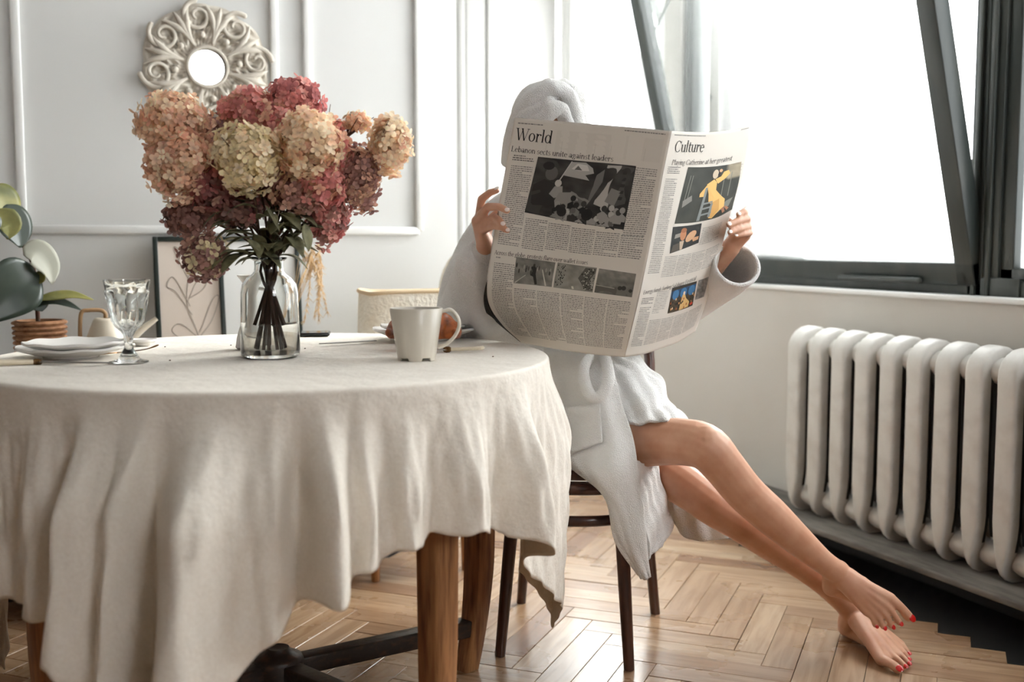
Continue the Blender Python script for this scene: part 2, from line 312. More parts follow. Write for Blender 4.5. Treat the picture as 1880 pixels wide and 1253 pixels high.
# ================================================================== the room
XW, YB, YD, ZC, XL, YR, XE = 2.42, 3.34, 5.12, 3.2, -2.9, -2.7, 1.245
def struct(name, g, m, **k): return mk(name, g, m, kind='structure', smooth=k.pop('smooth', False), **k)
floor = struct('floor', box((XL-.2, YR-.2, -.06), (XW+.4, YD+.2, -.012)), M['black'], org=(0, 0, -.012))
struct('ceiling', box((XL-.2, YR-.2, ZC), (XW+.4, YD+.2, ZC+.1)), M['wall'])
struct('wall_left', box((XL-.2, YR-.2, 0), (XL, YB, ZC)), M['brick'])
struct('wall_back', box((XL-.2, YB, -.01), (XE, YD+.2, ZC)), M['wall'])
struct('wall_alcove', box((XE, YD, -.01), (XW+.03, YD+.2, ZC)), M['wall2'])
ro = (.7, 1.75, 1.9, 3.0)   # opening added in the unseen rear wall to brighten the mirror's reflection
struct('wall_rear', join(box((XL, YR-.2, 0), (XW+.4, YR, ro[2])), box((XL, YR-.2, ro[3]), (XW+.4, YR, ZC)), box((XL, YR-.2, ro[2]), (ro[0], YR, ro[3])), box((ro[1], YR-.2, ro[2]), (XW+.4, YR, ro[3]))), M['brick'])
ZS, ZH = .815, 2.75
WINS = [(2.34, 3.93), (4.06, 5.12), (.72, 2.34), (-.95, .60), (-2.6, -1.07)]   # window bays along the window wall
segs = [box((XW, YR-.2, -.01), (XW+.17, YD, ZS)), box((XW, YR-.2, ZH), (XW+.17, YD, ZC))]
prev = YD
for a, b in WINS[1:2]+WINS[0:1]+WINS[2:3]+[(YR-.2, YR-.2)]:
    if prev == WINS[1][0]: segs.append(box((XW, WINS[1][0], 2.4), (XW+.17, YD, ZH)))
    if prev-b > .1: segs.append(box((XW+.03, b, ZS), (XW+.17, prev, ZH)))
    prev = a
struct('wall_right', join(*segs), M['under'])
struct('trim_window_sill', join(box((XW-.012, YR, ZS-.004), (XW+.19, YD, ZS+.012), .004)), M['trimw'], smooth=True)
def window(n, y0, y1, tilt, pane, xf=2.475, fm=None):
    fm = fm or M['frame']
    w = thing('window_%d' % n, (xf, (y0+y1)/2, ZS), kind='structure')
    d = .075; fw = .055; z0 = ZS+.012; z1 = 2.4 if n == 2 else ZH
    mk('fixed_frame', join(box((xf, y0, z0), (xf+d, y0+fw, z1), .003), box((xf, y1-fw, z0), (xf+d, y1, z1), .003), box((xf, y0, z0), (xf+d, y1, z0+.045), .003), box((xf, y0, z1-fw), (xf+d, y1, z1), .003),
       box((xf-.012, y0+.018, z0), (xf, y0+.032, z1), .002), box((xf-.012, y1-.032, z0), (xf, y1-.018, z1), .002), *([box((xf-.006, y1-.135, z0), (xf+.03, y1, z0+.052), .002)] if n == 3 else [])), fm, w)
    sh = min(1.75, z1-z0-.1) if tilt else z1-z0-.1; sw = .068; yb, yt = y0+(.012 if tilt else .030), y1-(.012 if tilt else .030); zb = z0+(.028 if tilt else .012)
    def tl(g, hinge=(xf+.0, zb)):
        V, F = g; V = V.copy(); c, s_ = math.cos(tilt), math.sin(tilt); dx = V[:, 0]-hinge[0]; dz = V[:, 2]-hinge[1]
        V[:, 0] = hinge[0]+dx*c-dz*s_; V[:, 2] = hinge[1]+dx*s_+dz*c; return V, F
    xs0, xs1 = (xf-.012, xf+.045) if tilt else (xf+.012, xf+.055)
    parts = [box((xs0, yb, zb), (xs1, yb+sw, zb+sh), .004), box((xs0, yt-sw, zb), (xs1, yt, zb+sh), .004), box((xs0, yb, zb), (xs1, yt, zb+sw), .004), box((xs0, yb, zb+sh-sw), (xs1, yt, zb+sh), .004)]
    sash = mk('sash', tl(join(*parts)), fm, w)
    mk('pane', tl(box((xs0+.026, yb+sw-.01, zb+sw-.01), (xs0+.030, yt-sw+.01, zb+sh-sw+.01))), pane, sash)
    if tilt:
        yh = PX(1620, 520, xf)[1]
        hd = tl(join(tube([(xs0-.018, yh-.19, zb+.016), (xs0-.018, yh+.16, zb+.016)], .010, 12, rnd=True), tube([(xs0+.01, yh-.15, zb+.016), (xs0-.018, yh-.15, zb+.016)], .007, 8), tube([(xs0+.01, yh+.12, zb+.016), (xs0-.018, yh+.12, zb+.016)], .007, 8)))
        mk('handle', hd, M['frame'], sash)
        for yy in (yb+.02, yt-.02):   # stay arms from the frame to the leaning sash
            zt = zb+sh*.8; a = np.array([xf+.02, yy, zt-.05]); b_ = tl((np.array([[xs1, yy, zb+sh*.55]]), []))[0][0]
            mk('stay', tube([a, b_], .006, 8), M['frame'], w)
    return w
window(1, *WINS[0], math.radians(13.6), M['pane'])
window(2, *WINS[1], 0, M['pane'], fm=M['trimw'])
window(3, *WINS[2], 0, M['pane3'])
# painted pier outside the glass with its diagonal brace, and the sheer curtain
xo = XW+.26
br = thing('facade_post', (xo, 4.06, ZS), 'pale grey facade post with diagonal braces outside the tilted pane', 'post')
mk('post', box((xo, 3.99, ZS-.6), (xo+.07, 4.12, ZH), .004), M['grey'], br, smooth=False); mk('post', box((xo, 4.25, ZS-.6), (xo+.07, 4.42, ZH), .004), M['grey'], br, smooth=False)
mk('brace', beam((xo+.035, 4.00, 1.35), (xo+.035, 4.75, 2.4), .05, .09, up=(1, 0, 0)), M['grey'], br)
mk('brace', beam((xo+.035, 4.38, 1.25), (xo+.035, 4.05, 1.62), .05, .07, up=(1, 0, 0)), M['grey'], br)
rows = []
for k, z in enumerate(np.linspace(ZH-.05, ZS+.03, 9)):
    f = k/8; y1 = 3.80; y0 = 3.62-.42*f**1.3
    rows.append([(XW+.125+.014*math.sin(j*1.9+f*2), y1+(y0-y1)*j/14, z) for j in range(15)])
cu = thing('sheer_curtain', (XW+.125, 3.7, ZS), 'translucent white sheer curtain gathered behind the tilted window pane', 'curtain')
S = Surf(rows, 40, 60, world=True); mk('cloth', grid(S.G), M['sheer'], cu)
mk('rod', tube([(XW+.125, 3.3, ZH-.04), (XW+.125, 3.86, ZH-.04)], .008, 10, rnd=True), M['frame'], cu)
for k in range(7): mk('ring', tube([(XW+.125+.014*math.cos(a), 3.60+.032*k, ZH-.04+.014*math.sin(a)) for a in np.linspace(0, 2*math.pi, 13)[:-1]], .0025, 6, closed=True), M['frame'], cu)
nb = thing('exterior_light_blocker', (4.6, 7.2, 0), 'added pale house wall outside, blocking sky light from the alcove', 'light blocker')  # house wall put in to cut the sky light reaching the alcove
mk('wall', box((4.2, 5.2, -3), (4.6, 14, 6)), M['trimw'], nb, smooth=False)
for k in range(3): mk('window', box((4.17, 6.2+2.4*k, .6), (4.21, 7.3+2.4*k, 2.4)), M['grey'], nb, smooth=False)
# back wall panel mouldings
def panel(name, x0, x1, z0, z1, Y, w=.026):
    def strip(a, b): return beam(a, b, w, .016, up=(0, -1, 0), bev=.005)
    y = Y-.006; t = thing(name, (x0, Y, z0), kind='structure')
    for a, b in [((x0, y, z0), (x1, y, z0)), ((x0, y, z1), (x1, y, z1)), ((x0, y, z0), (x0, y, z1)), ((x1, y, z0), (x1, y, z1))]:
        mk('moulding_strip', strip(a, b), M['trimw'], t)
q = lambda px, py: PY(px, py, YB)
zb_ = q(400, 423)[2]
panel('trim_1', q(37, 300)[0], q(503, 100)[0], zb_, 2.75, YB)
panel('trim_2', q(563, 100)[0], q(768, 300)[0], zb_, 2.75, YB)
panel('trim_3', q(-420, 300)[0], q(-15, 300)[0], zb_, 2.75, YB)
struct('baseboard_back', box((XL, YB-.018, -.01), (XE, YB, .10), .004), M['trimw'])
struct('baseboard_alcove', box((XE, YD-.018, -.01), (XW, YD, .10), .004), M['trimw'])
qd = lambda px: PY(px, 200, YD)[0]
struct('trim_4', join(box((qd(849), YD-.05, 0), (qd(884), YD, ZC), .006), box((qd(893), YD-.022, 0), (qd(902), YD, ZC), .004)), M['wall2'])
struct('trim_5', tube([(qd(839), YD-.05, 0), (qd(839), YD-.05, ZC)], .022, 14), M['wall2'], smooth=True)
# herringbone parquet
pw, pn = .076, 5; pl = pw*pn; TH45 = math.radians(45)
def plank_mesh(L, w, g=.0006, h=.010):
    V, F = box((g, g, -h), (L-g, w-g, 0)); V2 = np.concatenate([V, ]); 
    me = bpy.data.meshes.new('plank'); bv = .0008
    top = [(g+bv, g+bv, 0), (L-g-bv, g+bv, 0), (L-g-bv, w-g-bv, 0), (g+bv, w-g-bv, 0)]; mid = [(g, g, -bv), (L-g, g, -bv), (L-g, w-g, -bv), (g, w-g, -bv)]; bot = [(x, y, -h) for x, y, _ in mid]
    return np.array(top+mid+bot), [(0, 1, 2, 3)]+[(i, 4+i, 4+(i+1) % 4, (i+1) % 4) for i in range(4)]+[(4+i, 8+i, 8+(i+1) % 4, 4+(i+1) % 4) for i in range(4)]
PV, PF = plank_mesh(pl, pw)
def uvset(me, V, F, L=None):
    uvl = me.uv_layers.new(name='uv')
    for li, l in enumerate(me.loops): uvl.data[li].uv = V[l.vertex_index]
pme = bpy.data.meshes.new('plank'); pme.from_pydata(PV.tolist(), [], PF); pme.materials.append(M['parquet']); uvset(pme, PV[:, :2], PF)
planks = []; OX, OY = XW-.33, 1.0
for b in range(-14, 15):
    for a in range(-90, 91):
        for kind in (0, 1):
            ox = (a+b*pn)*pw; oy = (a-b*pn)*pw
            if kind == 0: c0 = (ox, oy); r = 0
            else: c0 = (ox+pl+pw, oy+pw-pl); r = math.pi/2
            def tr(x, y): return (OX+(x*math.cos(TH45)-y*math.sin(TH45)), OY+(x*math.sin(TH45)+y*math.cos(TH45)))
            lc = (pl/2*math.cos(r)-pw/2*math.sin(r), pl/2*math.sin(r)+pw/2*math.cos(r)); cx, cy = tr(c0[0]+lc[0], c0[1]+lc[1])
            if cx > XW-.455 or cx < XL or cy < YR or cy > YD: continue
            if cy > YB-.0 and cx < XE: continue
            x, y = tr(*c0); planks.append((x, y, r+TH45, cx, cy))
def vis(p):
    q = proj((p[3], p[4], 0)); v = p[3]*SA+p[4]*CA
    if v < .5: return None
    ok = 380 < q[0] < 1990 and 850 < q[1] < 1330 and not (q[0] < 560 and q[1] < 1060)
    return v if ok else None
near = sorted([(vis(p), i) for i, p in enumerate(planks) if vis(p) is not None])[:290]; ns = set(i for _, i in near)
for i in sorted(ns):
    x, y, r, _, _ = planks[i]; o = bpy.data.objects.new('plank', pme); COL.objects.link(o); o.parent = floor
    dz = random.uniform(-.0012, .0006); o.location = (x, y, .012+dz); o.rotation_euler = (random.uniform(-.002, .002), random.uniform(-.001, .001), r)
VV = []; FF = []; UU = []; RR = []
for i, (x, y, r, _, _) in enumerate(planks):
    if i in ns: continue
    c, s_ = math.cos(r), math.sin(r); n0 = sum(len(v) for v in VV)
    VV.append(np.stack([x+PV[:, 0]*c-PV[:, 1]*s_, y+PV[:, 0]*s_+PV[:, 1]*c, PV[:, 2]+random.uniform(-.001, .0005)], 1)); UU.append(PV[:, :2]); RR += [random.random()]*len(PV)
    FF += [tuple(k+n0 for k in f) for f in PF]
VA = np.concatenate(VV); UA = np.concatenate(UU); me = bpy.data.meshes.new('parquet_field'); me.from_pydata((VA-np.array([0, 0, -.012])).tolist(), [], FF); me.materials.append(M['parquet']); uvset(me, UA, FF)
at = me.attributes.new('rnd', 'FLOAT', 'POINT'); at.data.foreach_set('value', RR)
o = bpy.data.objects.new('parquet_field', me); COL.objects.link(o); o.parent = floor; o['kind'] = 'stuff'
# ledge under the radiator
struct('trim_radiator_ledge', box((2.175, YR, .076), (XW, YD, .094), .004), M['ledge'], smooth=True)
struct('baseboard_right', box((2.33, YR, -.012), (XW, YD, .078), .003), M['black'])
# ================================================================== radiator
rad = thing('cast_iron_radiator', (2.32, 2.4, .094), 'white painted cast iron column radiator under the window', 'radiator')
def rad_section():
    # closed loop of flat bar in the x-z plane, pointed at the foot, domed at the head
    cx, hx, zb, zt = 2.322, .050, .112, .672; path = []; wd = []
    for k in range(14): path.append((cx-hx, zb+.03+(zt-.045-zb-.03)*k/13)); 
    for a in np.linspace(math.pi, 0, 11)[1:-1]: path.append((cx+hx*math.cos(a), zt-.045+.045*math.sin(a)))
    for k in range(14): path.append((cx+hx, zt-.045+(zb+.03-zt+.045)*k/13))
    for a in np.linspace(0, -math.pi, 9)[1:-1]: path.append((cx+hx*math.cos(a), zb+.03+.03*math.sin(a)))
    R = []
    n = 24; a = np.linspace(0, 2*np.pi, n, endpoint=False)+.05; pts = np.array(path); T = np.roll(pts, -1, 0)-np.roll(pts, 1, 0); T /= np.linalg.norm(T, axis=1)[:, None]; Nn = np.stack([-T[:, 1], T[:, 0]], 1)
    for (x, z), nn in zip(path, Nn):
        hw = .031; th = .025
        if z < .24: f = (z-.13)/.11; f = max(0, min(1, f)); hw = .006+.025*f**.6; th = .022+.003*f
        if z > zt-.07: f = (z-(zt-.07))/.07; hw = .031+.002*f*f; th = .025+.010*f*f
        ca = np.sign(np.cos(a))*abs(np.cos(a))**.38; sa = np.sign(np.sin(a))*abs(np.sin(a))**.38
        R.append(np.stack([x+nn[0]*th*sa, hw*ca, z+nn[1]*th*sa], 1))
    R = np.array(R); k = len(R)
    F = [(i*n+j, i*n+(j+1) % n, ((i+1) % k)*n+(j+1) % n, ((i+1) % k)*n+j) for i in range(k) for j in range(n)]
    return R.reshape(-1, 3), F
SV, SF = rad_section(); YS0 = 2.895; PIT = .1075
sec0 = None
for k in range(12):
    y = YS0-k*PIT
    if sec0 is None:
        sec0 = mk('radiator_section', (SV+np.array([0, y, 0]), SF), M['rad'], rad)
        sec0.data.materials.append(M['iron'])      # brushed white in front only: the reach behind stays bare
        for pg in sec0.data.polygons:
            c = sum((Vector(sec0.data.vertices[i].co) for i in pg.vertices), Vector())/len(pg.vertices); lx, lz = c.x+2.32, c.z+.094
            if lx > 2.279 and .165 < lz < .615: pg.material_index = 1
        sec0.data.transform(Matrix.Translation((0, -(y-2.4), 0))); sec0.location = (0, y-2.4, 0)
        hub0 = mk('radiator_hub', join(*[lathe([(.028, -.056), (.036, -.03), (.038, 0), (.036, .03), (.028, .056)], 18) for _ in (0,)]), M['rad'], org=(0, 0, 0))
        hv = np.array([v.co[:] for v in hub0.data.vertices]); hf = [tuple(p.vertices) for p in hub0.data.polygons]; bpy.data.objects.remove(hub0)
        ro_ = np.stack([hv[:, 0], hv[:, 2], hv[:, 1]], 1)
        g = (ro_*np.array([1.25, 1, 1])+np.array([2.322, y-PIT/2, .640]), hf)
        hubo = mk('radiator_hub', g, M['rad'], rad); hubo.data.transform(Matrix.Translation((0, -(y-2.4), 0))); hubo.location = (0, y-2.4, 0)
        copyat(hubo, rad, (0, y-2.4, -.492))
    else:
        copyat(sec0, rad, (0, y-2.4, 0))
        if k < 11: copyat(hubo, rad, (0, y-2.4, 0)); copyat(hubo, rad, (0, y-2.4, -.492))
mk('bleed_plug', tube([(2.322, YS0+.03, .64), (2.322, YS0+.05, .64)], .022, 8, rnd=False), M['rad'], rad)
mk('valve_stub', join(tube([(2.40, YS0-4.5*PIT, .60), (2.375, YS0-4.5*PIT, .60)], .012, 10, rnd=True)), M['rad'], rad)
# ================================================================== table
TU, TV, TR, TZ = -.484, 2.19, .555, .75
def tp(ang, r, z): a = math.radians(ang); return W(TU+r*math.cos(a), TV+r*math.sin(a), z)
tc0 = W(TU, TV, 0)
tbl = thing('dining_table', tc0, 'round oak dining table with four square legs and dark crossed stretchers', 'table')
mk('tabletop', lathe([(0, .712), (TR-.02, .712), (TR-.006, .717), (TR-.006, .741), (TR-.012, .745), (0, .745)], 96, (tc0[0], tc0[1], 0)), M['oak'], tbl)
mk('apron', lathe([(.50, .62), (.50, .713), (.475, .713), (.475, .62)], 64, (tc0[0], tc0[1], 0), close=True), M['oak'], tbl)
LEGS = [(-42, .475), (32.5, .485), (138, .475), (223, .462)]
def square_leg(ang, r, rot, bow=0.):
    R = []; c = None
    for z in np.linspace(0, .715, 24):
        b = bow*((max(0, .30-z)/.30)**2)*.10; s = .031-(.006*(1-z/.715)); p = tp(ang, r+b*0, z); d = tp(ang, 1, 0)-tp(ang, 0, 0); sh = -d*b
        if bow: s *= (.85+.15*min(1, z/.25))
        ring = []
        for k in range(12):
            q = [(1, .82), (.82, 1), (0, 1), (-.82, 1), (-1, .82), (-1, 0), (-1, -.82), (-.82, -1), (0, -1), (.82, -1), (1, -.82), (1, 0)][k]
            cs, sn = math.cos(rot), math.sin(rot); ring.append(p+sh+np.array([(q[0]*cs-q[1]*sn)*s, (q[0]*sn+q[1]*cs)*s, 0]))
        R.append(ring)
    R = np.array(R); V, F = grid(np.transpose(R, (1, 0, 2)), closeu=True); n = 24
    F += [tuple(k*n for k in range(12)), tuple(k*n+n-1 for k in range(12))[::-1]]; return V, F
for i, (a, r) in enumerate(LEGS): mk('leg', square_leg(a, r, -YAW+math.radians(a*0+48), bow=.35 if i == 1 else .2), M['oak'], tbl)
zs = .098
for i in range(4):
    a, r = LEGS[i]; mk('stretcher', beam(tp(a, .0, zs), tp(a, r-.01, zs), .042, .038), M['darkoak'], tbl)
bc = tp(0, 0, 0); mk('stretcher_boss', lathe([(0, .075), (.05, .075), (.052, .116), (.048, .125), (.03, .133), (.024, .139), (.022, .143), (.014, .141), (0, .139)], 32, (bc[0], bc[1], 0)), M['darkoak'], tbl)
# ================================================================== tablecloth
FOLD = [(-300, 5), (-200, -6), (-140, 10), (-80, -6), (-20, 8), (40, -7), (85, 9), (135, -12), (178, 32), (238, 6), (270, 18), (310, -26), (394, 46), (470, 9), (505, 14), (548, -26), (600, 40), (640, 4), (662, 16), (700, -5), (735, 12), (790, -8), (850, 16), (905, -12), (948, 24), (972, -14), (1012, 30)]
def ang_of(px):
    best = None
    for a in np.linspace(-200, 40, 2401):
        w = tp(a, TR, .6); n = tp(a, 1, 0)-tp(a, 0, 0); 
        if np.dot(n, w-np.array([0, 0, .6])) > .02: continue
        e = abs(proj(w)[0]-px)
        if best is None or e < best[0]: best = (e, a)
    return best[1]
fa = []
for px, h in FOLD:
    if -60 < px: fa.append((ang_of(px), h/1000*1.9))
fa = sorted(fa); a0, a1 = fa[0][0], fa[-1][0]
k = 0; a = a1+11; sgn = -1
while a < a0+360-7: fa.append((a, sgn*(.014+.008*random.random()))); a += 8+6*random.random(); sgn = -sgn
fx = np.array([x for x, _ in fa]); fy = np.array([y for _, y in fa])
def fold(ang):
    ang = (ang-fx[0]) % 360+fx[0]; xe = np.append(fx, fx[0]+360); ye = np.append(fy, fy[0]); i = int(np.searchsorted(xe, ang, 'right')-1); i = min(i, len(xe)-2)
    f = (ang-xe[i])/(xe[i+1]-xe[i]); f = .5-.5*math.cos(math.pi*f); return ye[i]*(1-f)+ye[i+1]*f
PHI0 = -3.; HALF = .812; NA = 900
rows = []
for i in range(NA):
    ang = -200+360*i/NA; rel = math.radians(((ang-PHI0+45) % 90)-45); 
    L = HALF/max(abs(math.cos(math.radians(ang-PHI0-45))), abs(math.sin(math.radians(ang-PHI0-45))))-TR
    L += .004*math.sin(ang*.9); L += .11*min(1, max(0, (-104-ang)/28))*min(1, max(0, (ang+205)/20)); L += (.10*math.exp(-(rel/.3)**2) if abs(((ang-PHI0+180) % 360)-180) < 30 else 0); fo = fold(ang); col = []
    cornerness = math.exp(-(rel/.22)**2)
    for r in (.001, .12, .25, .37, .46, .52): col.append(tp(ang, r, TZ+.0008*math.sin(r*40+ang*.11)+.0006*math.sin(ang*.23+r*23)))
    for t in np.linspace(0, math.pi/2, 6): col.append(tp(ang, TR-.004+.007*math.sin(t), TZ-.007+.007*math.cos(t)))
    nz = 44
    for k in range(1, nz+1):
        d = (L-.007)*k/nz; g = min(1, d/.20); g = g*g*(3-2*g); am = g*(1+.9*max(0, d-.2)/.4)
        rr = TR+.004+max(fo, -.05)*am+(.030*cornerness*am if d > .1 else .030*cornerness*am)+.018*g*(L/.4)
        rr += .0025*math.sin(d*38+ang*1.7)*g+.002*math.sin(ang*2.3-d*22)*g
        tw = cornerness*am*(-2. if abs(((ang-PHI0+180) % 360)-180) > 45 else 3.0)
        if abs(((ang-PHI0+180) % 360)-180) < 30: tw = cornerness*am*15.; rr -= .055*cornerness*am
        col.append(tp(ang+tw, rr, TZ-.007-d*.985))
    rows.append(col)
G = np.array(rows); V, F = grid(G, closeu=True); ncl = G.shape[1]; V = np.concatenate([V, [tp(0, 0, TZ)]]); F += [(i*ncl, ((i+1) % NA)*ncl, len(V)-1) for i in range(NA)]
mk('tablecloth', (V, F), M['linen'], solid=.0016, label='natural linen cloth draped in folds over the round table', cat='tablecloth')
# ================================================================== bentwood chair
FR, FL, BR, BL = (Pz(1155, 1230, 0), Pz(918, 1205, 0), Pz(1203, 1127, 0), Pz(957, 1107, 0))
cc = (FR+FL+BR+BL)/4
ch = thing('bentwood_chair', cc, 'dark brown bentwood chair with round seat under the reader', 'chair')
zs_ = .452; sc_ = cc+(0)*cc
def ring(c, r, z, rad, flat=1., n=56):
    a = np.linspace(0, 2*np.pi, n, endpoint=False); return tube(np.stack([c[0]+r*np.cos(a), c[1]+r*np.sin(a), np.full(n, z)], 1), rad, 10, flat=flat, closed=True, up=(0, 0, 1))
mk('seat', lathe([(0, zs_-.022), (.175, zs_-.024), (.200, zs_-.018), (.205, zs_-.004), (.198, zs_+.004), (.17, zs_-.001), (0, zs_-.004)], 64, (cc[0], cc[1], 0)), M['chair'], ch)
mk('seat_ring', ring(cc, .196, zs_-.040, .014), M['chair'], ch)
mk('stretcher_ring', ring(cc, .188, .335, .010, 1.3), M['chair'], ch)
for ft in (FR, FL):
    top = cc+(ft-cc)*.80; top = np.array([top[0], top[1], zs_-.03])
    mk('leg', tube(cr([ft, ft*.6+top*.4+np.array([0, 0, .0]), top], 12), np.linspace(.0125, .0175, 12), 14), M['chair'], ch)
fw_ = (FR+FL)/2-(BR+BL)/2; fw_ /= np.linalg.norm(fw_)
hoop = []
for ft, s in ((BR, 1), (BL, -1)):
    a = cc+(ft-cc)*.86
    hoop.append([ft, np.array([a[0], a[1], .30]), np.array([a[0], a[1], .50])-fw_*.01, np.array([a[0], a[1], .68])-fw_*.05])
tp_ = (hoop[0][3]+hoop[1][3])/2-fw_*.05
for h in hoop: mk('leg', tube(cr(h[:3], 14), np.linspace(.013, .017, 14), 14), M['chair'], ch)
bh = cr([hoop[0][2], hoop[0][3], np.array([*(hoop[0][3]*.75+tp_*.25)[:2], .82]), np.array([*tp_[:2], .88]), np.array([*(hoop[1][3]*.75+tp_*.25)[:2], .82]), hoop[1][3], hoop[1][2]], 40)
mk('backrest_hoop', tube(bh, .014, 14), M['chair'], ch)
ih = cr([hoop[0][2]*.72+hoop[1][2]*.28, np.array([*(hoop[0][3]*.75+hoop[1][3]*.25)[:2], .66])-fw_*.02, np.array([*tp_[:2], .77])+fw_*.005, np.array([*(hoop[1][3]*.75+hoop[0][3]*.25)[:2], .66])-fw_*.02, hoop[1][2]*.72+hoop[0][2]*.28], 30)
mk('backrest_inner_hoop', tube(ih, .010, 12), M['chair'], ch)
# ================================================================== the reader
per = thing('person', (cc[0], cc[1], 0), 'seated person in white bathrobe and towel turban reading behind a newspaper', 'person')
def chain(st, n=26, k=16):
    """capsule chain through (px, py, v, radius)"""
    p = cr([P(a, b, c) for a, b, c, _ in st], n); r = cr([[x[3]] for x in st], n)[:, 0]; return tube(p, r, k, rnd=True)
def wchain(st, n=20, k=14, flat=1.): 
    p = cr([q[0] for q in st], n); r = cr([[q[1]] for q in st], n)[:, 0]; return tube(p, r, k, rnd=True, flat=flat)
RLEG = [(1000, 812, 2.76, .080), (1060, 813, 2.66, .074), (1130, 812, 2.57, .066), (1200, 811, 2.50, .0575), (1255, 812, 2.44, .0535), (1296, 822, 2.40, .0525), (1328, 856, 2.40, .0475), (1368, 905, 2.415, .0455), (1415, 948, 2.43, .0435), (1465, 993, 2.445, .036), (1508, 1030, 2.46, .0285), (1535, 1050, 2.47, .0275)]
LLEG = [(1090, 822, 2.80, .078), (1150, 835, 2.70, .068), (1212, 862, 2.62, .058), (1268, 898, 2.57, .052), (1312, 930, 2.545, .0485), (1356, 958, 2.545, .0450), (1408, 993, 2.55, .0425), (1458, 1028, 2.56, .0365), (1508, 1068, 2.57, .0295), (1545, 1103, 2.58, .0275), (1562, 1122, 2.585, .0275)]
parts = [chain(RLEG, 44, 18), chain(LLEG, 44, 18)]
parts.append(ball(P(1297, 812, 2.392), .040))                 # knee cap
parts.append(ball(P(1312, 928, 2.535), .038))
# feet: (ankle, heel, per toe: knuckle, joint, tip, radii)
NAILS = []
def foot(ank, heel, mids, toes, vr):
    out = [wchain([(ank, .030), (ank*.5+heel*.5, .030), (heel, .024)], 10)]
    for i, (mt, tip) in enumerate(toes):
        m = P(*mt); t = P(*tip); r0 = [.0145, .0118, .0115, .0112, .0115][i]; r1 = [.0108, .0068, .0065, .0063, .0064][i]
        st = ank*.8+m*.2; md = ank*.45+m*.55-TOCAM*(-.006)
        out.append(wchain([(st, .024), (md, .0175), (m, r0)], 14, 12))
        kn = m*.45+t*.55+np.array([0, 0, .004])+TOCAM*.003
        out.append(wchain([(m, r0*.95), (kn, r1*1.0), (t, r1*1.08)], 14, 12)); NAILS.append((kn, t, r1*1.08, i))
    for a, b in zip(toes[:-1], toes[1:]):
        m0, m1 = P(*a[0]), P(*b[0]); out.append(wchain([(ank*.55+m0*.45, .020), (m0*.5+m1*.5, .0105)], 8, 10))
    # sole under the arch
    m0, m4 = P(*toes[0][0]), P(*toes[4][0]); bk = heel-ank
    out.append(wchain([(heel, .022), (heel*.45+m0*.28+m4*.27, .019), ((m0+m4)/2+bk*.10, .015)], 14, 12)); return out
aR = P(1537, 1051, 2.475); hR = P(1528, 1078, 2.515)
parts += foot(aR, hR, None, [((1634, 1100, 2.435), (1668, 1133, 2.43)), ((1625, 1110, 2.43), (1651, 1144, 2.42)), ((1615, 1117, 2.43), (1637, 1150, 2.42)), ((1604, 1122, 2.432), (1622, 1152, 2.42)), ((1592, 1124, 2.437), (1607, 1148, 2.428))], 0)
aL = P(1566, 1127, 2.585); hL = P(1556, 1153, 2.63)
zf = lambda px, py, z: tuple([px, py, float(W_inv(Pz(px, py, z)))])
def W_inv(p): return p[0]*SA+p[1]*CA
parts += foot(aL, hL, None, [(zf(1618, 1212, .020), zf(1648, 1229, .012)), (zf(1637, 1205, .022), zf(1661, 1224, .010)), (zf(1647, 1200, .022), zf(1668, 1219, .010)), (zf(1652, 1193, .022), zf(1668, 1211, .010)), (zf(1653, 1184, .020), zf(1668, 1201, .010))], 0)
# trunk, neck, head, arms
HD = P(1003, 268, 2.63); NK = P(1010, 335, 2.70)
SHR, SHL = P(925, 395, 2.74), P(1130, 395, 2.78)     # her right, her left shoulder
pel = P(1045, 790, 2.82)
def loft(st, n=24):
    R = []
    for c, a, b in st:
        t = np.linspace(0, 2*np.pi, n, endpoint=False); R.append([np.asarray(c)+W(a*math.cos(x), b*math.sin(x), 0) for x in t])
    R = np.array(R); k = len(R); V = R.reshape(-1, 3); F = [(i*n+j, i*n+(j+1) % n, (i+1)*n+(j+1) % n, (i+1)*n+j) for i in range(k-1) for j in range(n)]
    return V, F+[tuple(range(n))[::-1], tuple(range((k-1)*n, k*n))]
ctop = (SHR+SHL)/2
parts.append(loft([(pel+np.array([0, 0, -.05]), .15, .10), (pel, .165, .115), (pel*.75+ctop*.25, .15, .105), (pel*.5+ctop*.5, .13, .09), (pel*.25+ctop*.75, .15, .10), (ctop+np.array([0, 0, -.03]), .15, .085), (ctop+np.array([0, 0, .03]), .09, .06)]))
parts.append(wchain([(ctop, .055), (NK, .046), (HD+np.array([0, 0, -.06]), .05)], 10))
fx_ = W(-.10, -.98, -.15); fx_ /= np.linalg.norm(fx_); sx_ = np.cross(fx_, [0, 0, 1]); sx_ /= np.linalg.norm(sx_); ux_ = np.cross(sx_, fx_)
hd = lambda s, f, u: HD+sx_*s+fx_*f+ux_*u
parts += [ball(hd(0, -.01, .03), .094, 20, (.85, 1, 1)), ball(hd(0, .015, -.035), .072, 18, (.82, .95, 1.15))]
parts += [wchain([(hd(0, .088, .01), .008), (hd(0, .100, -.022), .012), (hd(0, .090, -.032), .013)], 8, 10), ball(hd(0, .060, -.085), .026), wchain([(hd(-.02, .080, -.058), .007), (hd(0, .086, -.057), .009), (hd(.02, .080, -.058), .007)], 8, 8)]
for s in (-1, 1): parts += [ball(hd(s*.078, -.005, -.01), .022, sc=(.5, 1, 1.4)), ball(hd(s*.032, .070, .008), .015), ball(hd(s*.045, .062, -.030), .022)]
ELR, ELL = P(842, 568, 2.62), P(1232, 568, 2.80)
WRR, WRL = P(893, 455, 2.39), P(1341, 455, 2.60)
